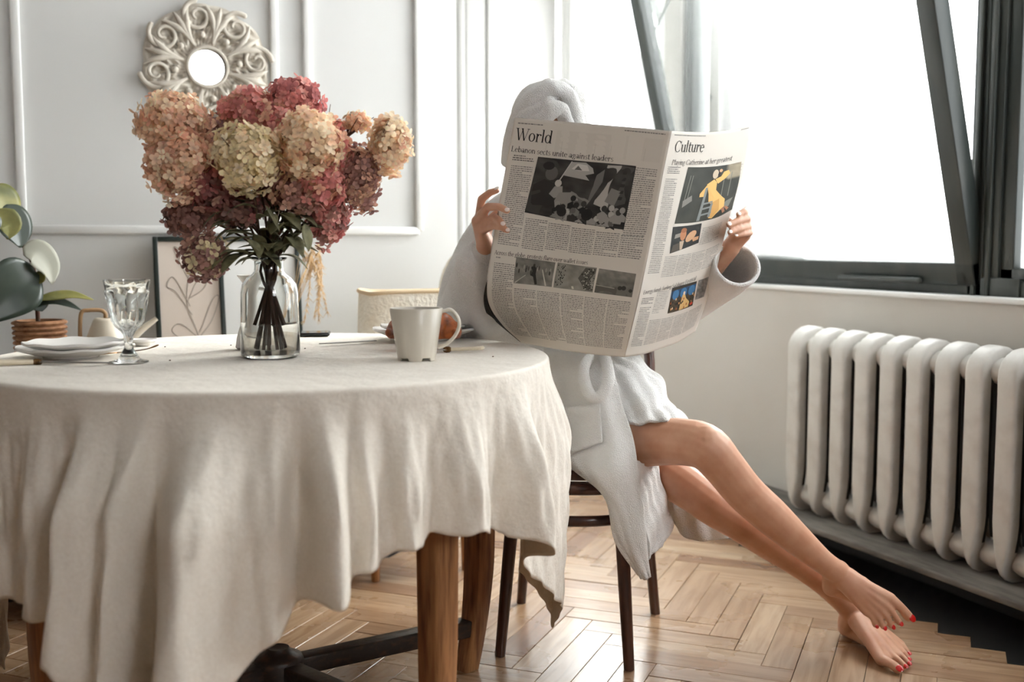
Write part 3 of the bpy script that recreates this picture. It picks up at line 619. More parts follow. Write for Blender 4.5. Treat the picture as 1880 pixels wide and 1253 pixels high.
parts += [wchain([(SHR, .052), (SHR*.5+ELR*.5, .044), (ELR, .038), (ELR*.5+WRR*.5, .034), (WRR, .0235)], 24), wchain([(SHL, .052), (SHL*.5+ELL*.5, .044), (ELL, .038), (ELL*.5+WRL*.5, .034), (WRL, .0235)], 24)]
FNAIL = []
def hand(wr, mcps, fingers, thumb, palm_in):
    out = []; ms = [P(*m) for m in mcps]; cen = sum(ms)/4
    for m in ms: out.append(wchain([(wr, .0215), (wr*.45+m*.55, .015), (m, .0108)], 12, 12))
    for a, b in zip(ms[:-1], ms[1:]): out.append(wchain([(wr*.5+(a+b)/2*.5, .016), ((a+b)/2, .0100)], 8, 10))
    for i, f in enumerate(fingers):
        q = [P(*x) for x in f]; rr = [.0100, .0102, .0098, .0088][i]
        for k in range(3): out.append(wchain([(([ms[i]]+q)[k], rr*(1-.10*k)), (([ms[i]]+q)[k+1], rr*(1-.10*(k+1)))], 7, 12))
        FNAIL.append((q[1], q[2], rr*.72))
    t = [P(*x) for x in thumb]; out.append(wchain([(wr*.55+ms[0]*.45, .016), (t[0], .0125), (t[1], .0108), (t[2], .0092)], 18, 12)); return out
parts += hand(WRR, [(880, 398, 2.36), (874, 406, 2.355), (877, 416, 2.352), (884, 425, 2.35)],
   [[(884, 366, 2.335), (899, 354, 2.325), (912, 350, 2.318)], [(896, 380, 2.31), (917, 380, 2.275), (931, 387, 2.262)], [(908, 399, 2.30), (917, 405, 2.275), (923, 412, 2.268)], [(905, 415, 2.30), (920, 418, 2.275), (932, 424, 2.265)]],
   [(905, 402, 2.395), (922, 388, 2.395), (938, 380, 2.39)], None)
parts += hand(WRL, [(1367, 401, 2.585), (1374, 412, 2.585), (1374, 424, 2.582), (1370, 434, 2.578)],
   [[(1372, 386, 2.55), (1366, 389, 2.525), (1356, 394, 2.512)], [(1372, 401, 2.54), (1354, 406, 2.505), (1338, 413, 2.485)], [(1374, 415, 2.545), (1357, 420, 2.51), (1340, 427, 2.49)], [(1377, 427, 2.55), (1364, 430, 2.525), (1351, 433, 2.512)]],
   [(1350, 420, 2.61), (1336, 405, 2.615), (1325, 394, 2.61)], None)
body = mk('body', remesh(join(*parts), .0030, 4, .5), M['skin'], per)
def nail(a, t, r, m, nm, facing, k=1.):
    d = t-a; d = d/np.linalg.norm(d); n = facing-d*np.dot(facing, d); n /= np.linalg.norm(n); s = np.cross(d, n)
    R = np.stack([s, d, n], 1); mk(nm, ball(t+d*r*.38*k+n*r*.80, 1, 12, (r*.70, r*.86, r*.22), R), m, body)
upv = np.array([0, 0, 1.])
for i, (a, t, r, j) in enumerate(NAILS): nail(a, t, r, M['red'], 'toenail', TOCAM*.8+upv*.6)
for i, (a, t, r) in enumerate(FNAIL): nail(a, t, r*1.0, M['nude'], 'fingernail', TOCAM+upv*(.35 if i else 1.2))
for s in (-1, 1): mk('eye', ball(hd(s*.032, .079, .008), .009, 12), M['ceramic'], body)
# ------------------------------------------------------------------ bathrobe
robe_parts = [loft([(pel+np.array([0, 0, -.07]), .20, .145), (pel+W(-.0, -.02, .0), .205, .15), (pel*.75+ctop*.25, .175, .135), (pel*.5+ctop*.5, .155, .115), (pel*.25+ctop*.75, .175, .125), (ctop+np.array([0, 0, -.02]), .175, .105), (ctop+np.array([0, 0, .035]), .10, .075)], 32)]
robe_parts += [wchain([(P(940, 400, 2.74), .070), (P(893, 462, 2.70), .072), (P(860, 530, 2.66), .072), (P(848, 572, 2.64), .066)], 20, 18)]
robe_parts += [wchain([(P(850, 578, 2.62), .060), (P(862, 545, 2.55), .066), (P(878, 502, 2.47), .058), (P(892, 470, 2.41), .042)], 20, 18)]
robe_parts += [wchain([(P(886, 480, 2.43), .040), (P(893, 520, 2.47), .052), (P(893, 562, 2.52), .058), (P(895, 588, 2.56), .045)], 16, 16), wchain([(P(840, 585, 2.64), .050), (P(890, 590, 2.60), .05), (P(940, 600, 2.62), .05)], 12, 16)]
robe_parts += [wchain([(SHL, .072), (SHL*.5+ELL*.5, .074), (ELL, .070)], 16, 18)]
robe_parts += [chain([(1040, 800, 2.74, .105), (1110, 800, 2.64, .092), (1150, 798, 2.60, .080)], 12, 20), chain([(1100, 815, 2.84, .10), (1180, 800, 2.74, .085), (1225, 790, 2.66, .060)], 12, 20)]
robe_parts += [chain([(1010, 720, 2.70, .10), (1040, 790, 2.62, .10)], 8, 18)]
V, F = remesh(join(*robe_parts), .0075, 6, .5)
from mathutils import noise as _ns
V = np.array([v for v in V]); dsp = np.array([_ns.noise(Vector((v[0]*9, v[1]*9, v[2]*4)))*.010+_ns.noise(Vector((v[0]*26, v[1]*26, v[2]*12)))*.004 for v in V]); cen = V.mean(0); dirn = V-np.array([cen[0], cen[1], 0])*np.array([1, 1, 0])-np.array([0, 0, 1])*V[:, 2:3]; dirn /= np.linalg.norm(dirn, axis=1)[:, None]+1e-9
robe = mk('bathrobe', (V+dirn*dsp[:, None], F), M['terry'], per)
def sheet(nm, rows, par, m=None, solid=.007, nu=50, nv=40, wav=.003):
    S = Surf(rows, nu, nv); G = S.G.copy(); i, j = np.meshgrid(np.arange(nu), np.arange(nv), indexing='ij'); G += S.N*(wav*np.sin(i*.33+j*.21)+wav*.6*np.sin(j*.55-i*.12))[..., None]
    return mk(nm, grid(G), m or M['terry'], par, solid=solid), S
_, SA_ = sheet('front_panel', [
 [(1000, 640, 2.60), (1045, 645, 2.52), (1085, 650, 2.49), (1118, 655, 2.49)],
 [(1015, 735, 2.56), (1062, 735, 2.48), (1105, 738, 2.445), (1143, 745, 2.45)],
 [(1026, 800, 2.53), (1070, 800, 2.455), (1115, 800, 2.42), (1160, 800, 2.43)],
 [(1040, 848, 2.47), (1080, 862, 2.41), (1125, 868, 2.385), (1171, 862, 2.405)],
 [(1108, 912, 2.42), (1128, 925, 2.39), (1150, 930, 2.38), (1178, 930, 2.40)],
 [(1132, 990, 2.41), (1148, 997, 2.39), (1165, 1000, 2.385), (1186, 1000, 2.40)],
 [(1172, 1056, 2.405), (1180, 1062, 2.40), (1188, 1063, 2.40), (1194, 1060, 2.405)]], robe)
sheet('side_panel', [
 [(1085, 648, 2.60), (1130, 648, 2.58), (1168, 655, 2.66)],
 [(1120, 690, 2.54), (1170, 688, 2.54), (1212, 698, 2.62)],
 [(1138, 732, 2.50), (1186, 733, 2.49), (1234, 742, 2.56)],
 [(1150, 768, 2.47), (1196, 770, 2.455), (1250, 772, 2.46)],
 [(1155, 778, 2.455), (1198, 776, 2.45), (1251, 776, 2.45)]], robe, wav=.005)
sheet('inner_panel', [
 [(1165, 846, 2.45), (1180, 852, 2.48), (1204, 856, 2.54)],
 [(1176, 930, 2.43), (1195, 928, 2.48), (1224, 925, 2.55)],
 [(1184, 985, 2.42), (1204, 980, 2.48), (1234, 966, 2.55)],
 [(1190, 1028, 2.42), (1204, 1012, 2.46), (1222, 992, 2.52)]], robe)
sheet('back_panel', [
 [(1170, 820, 2.72), (1210, 830, 2.70), (1260, 850, 2.68), (1300, 880, 2.67)],
 [(1195, 870, 2.70), (1235, 885, 2.68), (1280, 900, 2.67), (1318, 930, 2.67)],
 [(1215, 915, 2.69), (1245, 940, 2.67), (1287, 950, 2.66), (1330, 960, 2.67)],
 [(1228, 946, 2.68), (1254, 984, 2.67), (1292, 993, 2.66), (1338, 989, 2.67)]], robe, wav=.004)
# pocket laid on the front panel
pk = [[SA_.at(SA_.inv(a+(b-a)*k/6, c+(d-c)*k/6), .009) for k in range(7)] for a, b, c, d in [(1030, 1103, 748, 744), (1032, 1104, 768, 764), (1034, 1106, 792, 786), (1036, 1107, 818, 802), (1040, 1107, 842, 814)]]
S = Surf(pk, 16, 16, world=True); mk('pocket', grid(S.G), M['terry'], robe, solid=.008)
mk('belt_loop', tube(cr([P(*q) for q in [(1086, 652, 2.50), (1072, 676, 2.455), (1074, 705, 2.435), (1088, 730, 2.42), (1106, 724, 2.42), (1117, 700, 2.43), (1115, 672, 2.455), (1108, 650, 2.49)]], 40), .0135, 12, flat=.7, rnd=True), M['terry'], robe)
# sleeve with open cuff, her left
ax = cr([P(1352, 487, 2.585), P(1330, 505, 2.64), P(1290, 530, 2.72), ELL], 20); rr = np.linspace(.056, .066, 20)
mk('sleeve', tube(ax, rr, 32, caps=False, up=(0, 0, 1), flat=.9), M['terry'], robe, solid=.009)
hem = np.array([p for p in tube(ax[:2], [.057, .057], 40, caps=False, up=(0, 0, 1), flat=.9)[0][:40]]); mk('cuff_hem', tube(hem, .0055, 8, closed=True), M['terry'], robe)
ax = cr([P(893, 461, 2.395), P(888, 474, 2.42), P(880, 492, 2.45)], 8); mk('sleeve', tube(ax, [.034, .037, .04, .043, .046, .049, .052, .054], 28, caps=False, up=(0, 0, 1)), M['terry'], robe, solid=.006)
# ------------------------------------------------------------------ towel turban
tw = [ball(hd(0, -.03, .066), .096, 22, (.90, 1.0, .92)), ball(hd(0, -.05, .025), .094, 18, (.90, 1, 1))]
V, F = remesh(join(*tw), .0045, 4, .5)
dsp = np.array([_ns.noise(Vector((v[0]*18, v[1]*18, v[2]*18)))*.004 for v in V]); dd = V-hd(0, 0, .03); dd /= np.linalg.norm(dd, axis=1)[:, None]
towel = mk('head_towel', (V+dd*dsp[:, None], F), M['terry'], per)
def roll(st, flat=1., seed=0):
    V, F = wchain([(P(a, b, c), r) for a, b, c, r in st], 40, 22, flat); d = np.array([_ns.noise(Vector((v[0]*30+seed, v[1]*30, v[2]*30)))*.005+_ns.noise(Vector((v[0]*70+seed, v[1]*70, v[2]*30)))*.0032 for v in V]); return V+TOCAM*d[:, None]+np.array([0, 0, 1.])*d[:, None], F
mk('towel_fold', roll([(932, 296, 2.60, .016), (939, 264, 2.555, .020), (951, 230, 2.53, .024), (968, 199, 2.515, .026), (991, 174, 2.505, .024), (1012, 162, 2.50, .021), (1036, 169, 2.505, .020), (1052, 196, 2.515, .020), (1060, 235, 2.53, .020)], 1.15), M['terry'], towel)
mk('towel_fold', roll([(946, 240, 2.515, .013), (962, 218, 2.498, .016), (986, 199, 2.49, .0165), (1006, 187, 2.49, .013), (1020, 182, 2.50, .009)], .9, 3), M['terry'], towel)
mk('towel_fold', roll([(966, 250, 2.515, .018), (992, 222, 2.497, .022), (1014, 203, 2.488, .022), (1030, 204, 2.495, .019), (1040, 226, 2.505, .018), (1046, 250, 2.52, .018)], .9, 7), M['terry'], towel)
mk('towel_fold', roll([(1030, 166, 2.56, .028), (1056, 184, 2.565, .027), (1064, 216, 2.575, .024), (1068, 252, 2.59, .022), (1070, 290, 2.61, .018)], 1., 11), M['terry'], towel)
# ================================================================== newspaper
npp = thing('newspaper', P(1146, 655, 2.42), 'open broadsheet newspaper held up by the reader, World and Culture pages showing', 'newspaper')
SL = Surf([
 [(945, 216, 2.31), (1020, 222, 2.275), (1090, 228, 2.25), (1160, 234, 2.23), (1232, 241, 2.225)],
 [(929, 305, 2.305), (1005, 312, 2.28), (1075, 318, 2.26), (1145, 323, 2.25), (1214, 330, 2.25)],
 [(914, 385, 2.30), (990, 395, 2.30), (1058, 404, 2.285), (1128, 410, 2.28), (1199, 414, 2.28)],
 [(904, 445, 2.31), (980, 456, 2.315), (1048, 466, 2.305), (1117, 474, 2.30), (1186, 482, 2.30)],
 [(895, 510, 2.345), (968, 518, 2.335), (1037, 526, 2.325), (1105, 534, 2.32), (1173, 541, 2.325)],
 [(897, 556, 2.40), (968, 563, 2.36), (1035, 570, 2.345), (1098, 578, 2.345), (1163, 585, 2.35)],
 [(920, 594, 2.45), (984, 602, 2.40), (1040, 610, 2.375), (1096, 617, 2.375), (1154, 622, 2.38)],
 [(957, 629, 2.49), (1004, 638, 2.44), (1050, 646, 2.41), (1098, 652, 2.405), (1146, 656, 2.41)]], 90, 70)
SR = Surf([
 [(1232, 241, 2.225), (1270, 243, 2.31), (1310, 243, 2.40), (1346, 239, 2.485), (1380, 231, 2.56)],
 [(1215, 325, 2.25), (1253, 326, 2.33), (1292, 326, 2.42), (1330, 322, 2.50), (1366, 314, 2.57)],
 [(1201, 402, 2.275), (1238, 402, 2.355), (1277, 401, 2.44), (1316, 394, 2.51), (1345, 380, 2.565)],
 [(1187, 476, 2.30), (1224, 474, 2.38), (1262, 469, 2.46), (1298, 460, 2.53), (1327, 446, 2.58)],
 [(1174, 540, 2.325), (1209, 537, 2.41), (1245, 532, 2.49), (1281, 522, 2.56), (1312, 508, 2.61)],
 [(1160, 600, 2.36), (1193, 598, 2.44), (1228, 592, 2.52), (1263, 580, 2.59), (1294, 562, 2.64)],
 [(1146, 656, 2.41), (1180, 651, 2.49), (1214, 640, 2.56), (1248, 627, 2.63), (1277, 608, 2.68)]], 90, 70)
mk('left_page', grid(SL.G), M['paper'], npp, solid=.0005); mk('right_page', grid(SR.G), M['paper'], npp, solid=.0005)
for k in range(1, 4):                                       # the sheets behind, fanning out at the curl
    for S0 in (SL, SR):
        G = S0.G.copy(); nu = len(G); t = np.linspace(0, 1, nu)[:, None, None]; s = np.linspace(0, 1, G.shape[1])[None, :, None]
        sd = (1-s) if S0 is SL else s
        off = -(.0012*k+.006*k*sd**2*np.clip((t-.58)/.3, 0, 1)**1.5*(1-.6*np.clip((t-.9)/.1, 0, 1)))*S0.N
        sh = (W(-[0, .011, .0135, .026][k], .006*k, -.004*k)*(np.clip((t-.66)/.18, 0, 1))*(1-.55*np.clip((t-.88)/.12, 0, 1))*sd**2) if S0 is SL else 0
        mk('inner_sheet', grid(G+off+sh), M['gapshade'] if (S0 is SL and k != 2) else M['paper'], npp, solid=.0004)  # first and last left sheets carry the gap's shade in their colour
# ---- print: everything is laid on the page by its own page position
PC = []   # (verts, faces, colour)
def quad_on(S, c, col, n=(6, 6), off=.0006, fn=None):
    """c: four page positions tl, tr, br, bl"""
    a, b = np.meshgrid(np.linspace(0, 1, n[0]+1), np.linspace(0, 1, n[1]+1), indexing='ij'); a = a[..., None]; b = b[..., None]; c = np.asarray(c)
    st = (c[0]*(1-b)+c[1]*b)*(1-a)+(c[3]*(1-b)+c[2]*b)*a; V, F = grid(S.at(st, off)); C = np.tile(lin(col), (len(V), 1))
    if fn is not None: C = np.array([fn(x, y) for x, y in zip(b.ravel(), a.ravel())])
    PC.append((V, F, C))
def bil(c, x, y): c = np.asarray(c); x = np.asarray(x)[..., None]; y = np.asarray(y)[..., None]; return (c[0]*(1-x)+c[1]*x)*(1-y)+(c[3]*(1-x)+c[2]*x)*y
def poly_on(S, c, pts, col, off):
    pts = np.asarray(pts, float); m = pts.mean(0); q = np.concatenate([pts, [m]]); n = len(pts); st = bil(c, q[:, 0], q[:, 1])
    PC.append((S.at(st, off), [(i, (i+1) % n, n) for i in range(n)], np.tile(lin(col), (n+1, 1))))
def ell(cx, cy, rx, ry, n=12, rot=0.): a = np.linspace(0, 2*np.pi, n, endpoint=False); x = rx*np.cos(a); y = ry*np.sin(a); return np.stack([cx+x*math.cos(rot)-y*math.sin(rot), cy+x*math.sin(rot)+y*math.cos(rot)], 1)
def corners(S, *px): return [S.inv(*p) for p in px]
# serif lettering
T_, t_ = .100, .036
def glyph(c):
    R = []
    def st(x, y0, y1, w=T_): R.append([(x-w/2, y0), (x+w/2, y0), (x+w/2, y1), (x-w/2, y1)])
    def hz(x0, x1, y, h=t_): R.append([(x0, y-h/2), (x1, y-h/2), (x1, y+h/2), (x0, y+h/2)])
    def sf(x, y, w=.085): hz(x-w, x+w, y+(t_*.4 if y < .1 else -t_*.4), t_*.8)
    def dg(x0, y0, x1, y1, w): R.append([(x0-w/2, y0), (x0+w/2, y0), (x1+w/2, y1), (x1-w/2, y1)])
    def arc(cx, cy, rx, ry, a0=0, a1=360, tk=T_, tn=t_):
        n = max(6, int(abs(a1-a0)/18)); A = np.radians(np.linspace(a0, a1, n+1))
        for p, q in zip(A[:-1], A[1:]):
            o = lambda a: (cx+rx*math.cos(a), cy+ry*math.sin(a)); i = lambda a: (cx+(rx-tk)*math.cos(a), cy+(ry-tn)*math.sin(a)); R.append([o(p), o(q), i(q), i(p)])
    xh, cp, ah = .46, .68, .72
    if c == 'o': arc(.25, .23, .24, .24); w = .5
    elif c == 'e': arc(.23, .23, .22, .24, 5, 318); hz(.06, .43, .26); w = .45
    elif c == 'c': arc(.23, .23, .22, .24, 45, 318); w = .42
    elif c == 'a': arc(.18, .13, .17, .14); st(.36, .0, .33); arc(.22, .30, .18, .17, 0, 150); hz(.34, .47, .015); w = .46
    elif c == 'd': arc(.23, .23, .22, .24); st(.42, 0, ah); hz(.32, .42, ah-.015); hz(.42, .52, .015); w = .53
    elif c == 'b': arc(.28, .23, .22, .24); st(.10, 0, ah); hz(0, .1, ah-.015); w = .52
    elif c == 'p': arc(.29, .23, .22, .24); st(.11, -.2, xh); sf(.11, -.2); hz(.01, .1, xh-.015); w = .53
    elif c == 'g': arc(.22, .30, .18, .17); arc(.22, -.07, .21, .13); st(.12, .03, .15, .05); hz(.36, .46, .44); w = .47
    elif c in 'hn': st(.10, 0, ah if c == 'h' else xh); sf(.10, 0); hz(0, .1, (ah if c == 'h' else xh)-.015); arc(.27, .27, .19, .20, 0, 165); st(.42, 0, .28); sf(.42, 0); w = .53
    elif c == 'u': st(.10, .16, xh); hz(0, .1, xh-.015); arc(.26, .19, .2, .2, 180, 340); st(.42, 0, xh); hz(.32, .42, xh-.015); hz(.42, .51, .015); w = .53
    elif c == 'i': st(.11, 0, xh); sf(.11, 0); hz(.01, .11, xh-.015); arc(.11, .62, .055, .055, tk=.055, tn=.055); w = .23
    elif c == 'l': st(.11, 0, ah); sf(.11, 0); hz(.01, .11, ah-.015); w = .23
    elif c == 't': st(.13, .06, .60); hz(.0, .30, xh-.015); arc(.22, .10, .13, .11, 180, 330); w = .31
    elif c == 'r': st(.11, 0, xh); sf(.11, 0, .1); hz(.01, .11, xh-.015); arc(.27, .29, .17, .17, 40, 165); arc(.36, .40, .05, .05, tk=.05, tn=.05); w = .40
    elif c == 's': arc(.18, .34, .15, .13, 25, 250, .06); arc(.18, .12, .16, .13, -155, 80, .06); dg(.22, .20, .12, .28, .1); w = .36
    elif c == 'v': dg(.06, xh, .24, 0, T_); dg(.42, xh, .24, 0, t_); sf(.06, xh); sf(.42, xh, .07); w = .47
    elif c == 'w': dg(.06, xh, .20, 0, T_); dg(.33, xh, .20, 0, t_); dg(.33, xh, .47, 0, T_); dg(.62, xh, .47, 0, t_); sf(.06, xh); sf(.62, xh, .07); w = .67
    elif c == 'y': dg(.06, xh, .25, .02, T_); dg(.43, xh, .18, -.2, t_); sf(.06, xh); sf(.43, xh, .07); arc(.13, -.17, .05, .05, tk=.05, tn=.05); w = .47
    elif c == 'f': st(.13, 0, .58); sf(.13, 0); hz(.02, .28, xh-.015); arc(.26, .57, .17, .17, 40, 180); w = .32
    elif c == 'z': hz(.03, .38, xh-.015); hz(.03, .39, .015); dg(.33, xh, .06, 0, T_*.9); w = .42
    elif c == 'W': dg(.10, cp, .32, 0, T_); dg(.52, cp, .32, 0, t_); dg(.46, cp, .70, 0, T_); dg(.92, cp, .70, 0, t_); sf(.10, cp, .11); sf(.92, cp, .1); hz(.38, .54, cp-.012); w = .97
    elif c == 'C': arc(.36, .34, .35, .355, 40, 320); st(.63, .50, .68, t_); w = .69
    elif c == 'L': st(.14, 0, cp); sf(.14, cp, .12); hz(.02, .52, .015); st(.51, .0, .18, t_); w = .56
    elif c == 'P': st(.14, 0, cp); sf(.14, 0, .12); hz(.02, .34, cp-.015); arc(.32, .50, .22, .18, -90, 90); w = .56
    elif c == 'A': dg(.34, cp, .60, 0, T_); dg(.34, cp, .09, 0, t_); sf(.09, 0); sf(.60, 0, .11); hz(.18, .48, .23); w = .67
    elif c == 'E': st(.14, 0, cp); hz(.02, .54, cp-.015); hz(.02, .57, .015); hz(.14, .42, .36); st(.53, .52, cp, t_); st(.56, 0, .17, t_); w = .61
    elif c == 'S': arc(.24, .50, .20, .19, 30, 255, .07); arc(.24, .18, .22, .19, -150, 75, .07); dg(.32, .28, .16, .41, .12); w = .48
    elif c == 'F': st(.14, 0, cp); sf(.14, 0, .12); hz(.02, .53, cp-.015); hz(.14, .42, .35); st(.52, .50, cp, t_); w = .55
    elif c == ',': arc(.09, .04, .05, .05, tk=.05, tn=.05); dg(.11, .03, .06, -.10, .04); w = .2
    else: w = .22
    return R, w
def lettering(S, txt, p0, p1, h, col=(38, 36, 34), italic=0., off=.0008):
    """txt runs from pixel-station p0 to p1 (baseline ends); h is the em as a share of page height"""
    a, b = S.inv(*p0), S.inv(*p1); tot = sum(glyph(c)[1]+.02 for c in txt); x = 0; Q = []
    for c in txt:
        R, w = glyph(c)
        for q in R: Q.append([(x+px+italic*py, py) for px, py in q])
        x += w+.02
    V = []; F = []
    for q in Q:
        n0 = len(V)
        for px, py in q: st = a+(b-a)*(px/tot); V.append(st+np.array([0, -py*h]))
        F.append(tuple(range(n0, n0+4)))
    Vw = S.at(np.array(V), off); PC.append((Vw, F, np.tile(lin(col), (len(Vw), 1))))
BT = []   # body text words
def column(S, s0, s1, t0, t1, pitch=.0082, tone=138, jag=.0, tone_var=18):
    t = t0; n = int((t1-t0)/pitch)
    for k in range(n):
        t = t0+k*pitch; end = s1-(random.random()*(s1-s0)*.6 if random.random() < .10 else 0); x = s0+(.006 if random.random() < .08 else 0)
        while x < end-.004:
            w = random.uniform(.006, .022); e = min(x+w, end); BT.append((S, x, e, t, t+pitch*.46, tone+random.uniform(-tone_var, tone_var))); x = e+.0035
def cols_px(S, xs, t0, t1, gap=.008, **k):
    for a, b in zip(xs[:-1], xs[1:]): column(S, a+gap/2, b-gap/2, t0, t1, **k)
# ---- left page
lettering(SL, 'World', (945, 257), (1013, 264), .068)
lettering(SL, 'Lebanon sects unite against leaders', (938, 278), (1126, 297), .031)
lettering(SL, 'Across the globe, protests flare over wallet issues', (907, 467), (1079, 486), .026, col=(52, 50, 47))
inL = lambda x, y: SL.inv(x, y)
x0, x1 = .035, .965; cw = (x1-x0)/6; xs = [x0+cw*k for k in range(7)]
ph = corners(SL, (988, 288), (1168, 305), (1145, 422), (963, 390))
pt, pb = ph[0][1]-.0, ph[3][1]
column(SL, xs[0], xs[1]-.01, inL(933, 298)[1]-.022, inL(933, 298)[1], tone=95); column(SL, xs[0], xs[1]-.01, inL(933, 303)[1], inL(907, 467)[1]-.034)
column(SL, xs[5]+.008, xs[6], ph[1][1]+.005, inL(1190, 440)[1])
(sA, hA), (sB, hB) = inL(907, 467), inL(1079, 486)
tb0, tb1 = max(ph[3][1], ph[2][1])+.022, inL(1040, 462)[1]
for k in range(1, 6): column(SL, xs[k]+.004, xs[k+1]-.004, ph[3][1]+(ph[2][1]-ph[3][1])*(k-1)/4+.022, hA+(hB-hA)*(xs[k]+cw/2-sA)/(sB-sA)-.032, tone=136)
column(SL, xs[0], xs[1]-.01, inL(905, 472)[1]+.02, .955)
g0 = corners(SL, (948, 472), (1020, 482), (1013, 527), (943, 520)); g1 = corners(SL, (1024, 482), (1096, 492), (1088, 537), (1016, 528)); g2 = corners(SL, (1100, 493), (1168, 503), (1160, 546), (1091, 537))
tl = g2[2][1]+.03
for k in range(1, 6): column(SL, xs[k]+.004, xs[k+1]-.004, g0[3][1]+(g2[2][1]-g0[3][1])*(k-1)/4+.022, .955, tone=138)
for S_, a, b, t in ((SL, .03, .20, .018), (SL, .72, .97, .012), (SR, .05, .45, .012), (SR, .88, .97, .004)): column(S_, a, b, t, t+.010, pitch=.0085, tone=120)
column(SL, .04, .12, inL(938, 284)[1], inL(938, 284)[1]+.009, tone=100); column(SL, .04, .07, inL(908, 468)[1]+.006, inL(908, 468)[1]+.016, pitch=.009, tone=136)
for k in range(1, 6): quad_on(SL, [np.array([xs[k]+.055*(k % 2)-.001, .075]), np.array([xs[k]+.055*(k % 2)+.001, .075]), np.array([xs[k]+.055*(k % 2)+.001, .125]), np.array([xs[k]+.055*(k % 2)-.001, .125])], (186, 181, 173), (2, 1))
quad_on(SL, [np.array([.30, .035]), np.array([.97, .035]), np.array([.97, .125]), np.array([.30, .125])], (209, 203, 194), (4, 6), .0004)
def gray(v, warm=.96): return (v, v*.985, v*warm)
def pn(x, y, k=1.): return _ns.noise(Vector((x*k, y*k, 3.3)))
# crowd photograph
quad_on(SL, ph, (60, 58, 52), (24, 40), .0006, lambda x, y: lin(gray(max(28, 58+26*pn(x, y, 5)+16*pn(x, y, 14)-10*(y > .7)))))
A = lambda pts, v, o: poly_on(SL, ph, pts, gray(v), o)
A([(.72, .03), (.86, .02), (.80, .72), (.66, .66)], 176, .0009); A([(.86, .02), (.99, .03), (.96, .60), (.80, .70)], 78, .0009); A([(.80, .38), (.90, .42), (.86, .66), (.76, .60)], 128, .0011)
for k in range(5): A([(.885+.02*(k % 2), .10+.1*k), (.925, .10+.1*k), (.92, .15+.1*k), (.88, .15+.1*k)], 52, .0012)
A([(.63, .20), (.70, .10), (.70, .30), (.62, .62), (.60, .60)], 110, .0010)
A([(.36, .03), (.50, .02), (.58, .10), (.60, .18), (.52, .22), (.57, .30), (.44, .28), (.30, .26)], 168, .0011); A([(.42, .05), (.52, .06), (.55, .15), (.44, .16), (.37, .14)], 206, .0013); A([(.43, .08), (.48, .15), (.40, .15)], 96, .0015)
A([(.355, .02), (.365, .02), (.27, .40), (.26, .39)], 190, .0013); A([(.42, .50), (.62, .62), (.56, .80), (.36, .66)], 132, .0012); A([(.47, .58), (.57, .64), (.54, .72), (.43, .66)], 104, .0014)
A(ell(.17, .17, .075, .14), 62, .0011); A(ell(.18, .25, .065, .12), 92, .0012); A(ell(.135, .13, .06, .07), 38, .0013); A([(.02, .48), (.12, .36), (.24, .42), (.28, .60), (.24, .80), (.02, .85)], 44, .0010); A([(.0, .62), (.10, .55), (.17, .75), (.14, .98), (.0, .96)], 62, .0012)
A(ell(.27, .40, .035, .06), 188, .0014); A([(.24, .46), (.32, .44), (.34, .60), (.26, .66), (.20, .60)], 150, .0013); A([(.30, .55), (.42, .52), (.46, .66), (.40, .82), (.30, .86), (.27, .70)], 140, .0014)
rs = random.Random(3)
for k in range(34):
    x, y = rs.uniform(.30, .96), rs.uniform(.60, .93); v = rs.choice([34, 44, 58, 150, 176, 96, 40]); A(ell(x, y, .028, .05), v, .0015+.00002*k); A([(x-.045, y+.10), (x, y+.045), (x+.045, y+.10), (x+.04, min(.99, y+.18)), (x-.04, min(.99, y+.18))], rs.choice([30, 48, 70, 120, 150]), .00145+.00002*k)
A(ell(.37, .86, .05, .085), 34, .0024); A([(.26, .98), (.32, .88), (.38, .90), (.40, .995)], 128, .0023); A(ell(.62, .84, .055, .10), 30, .0024)
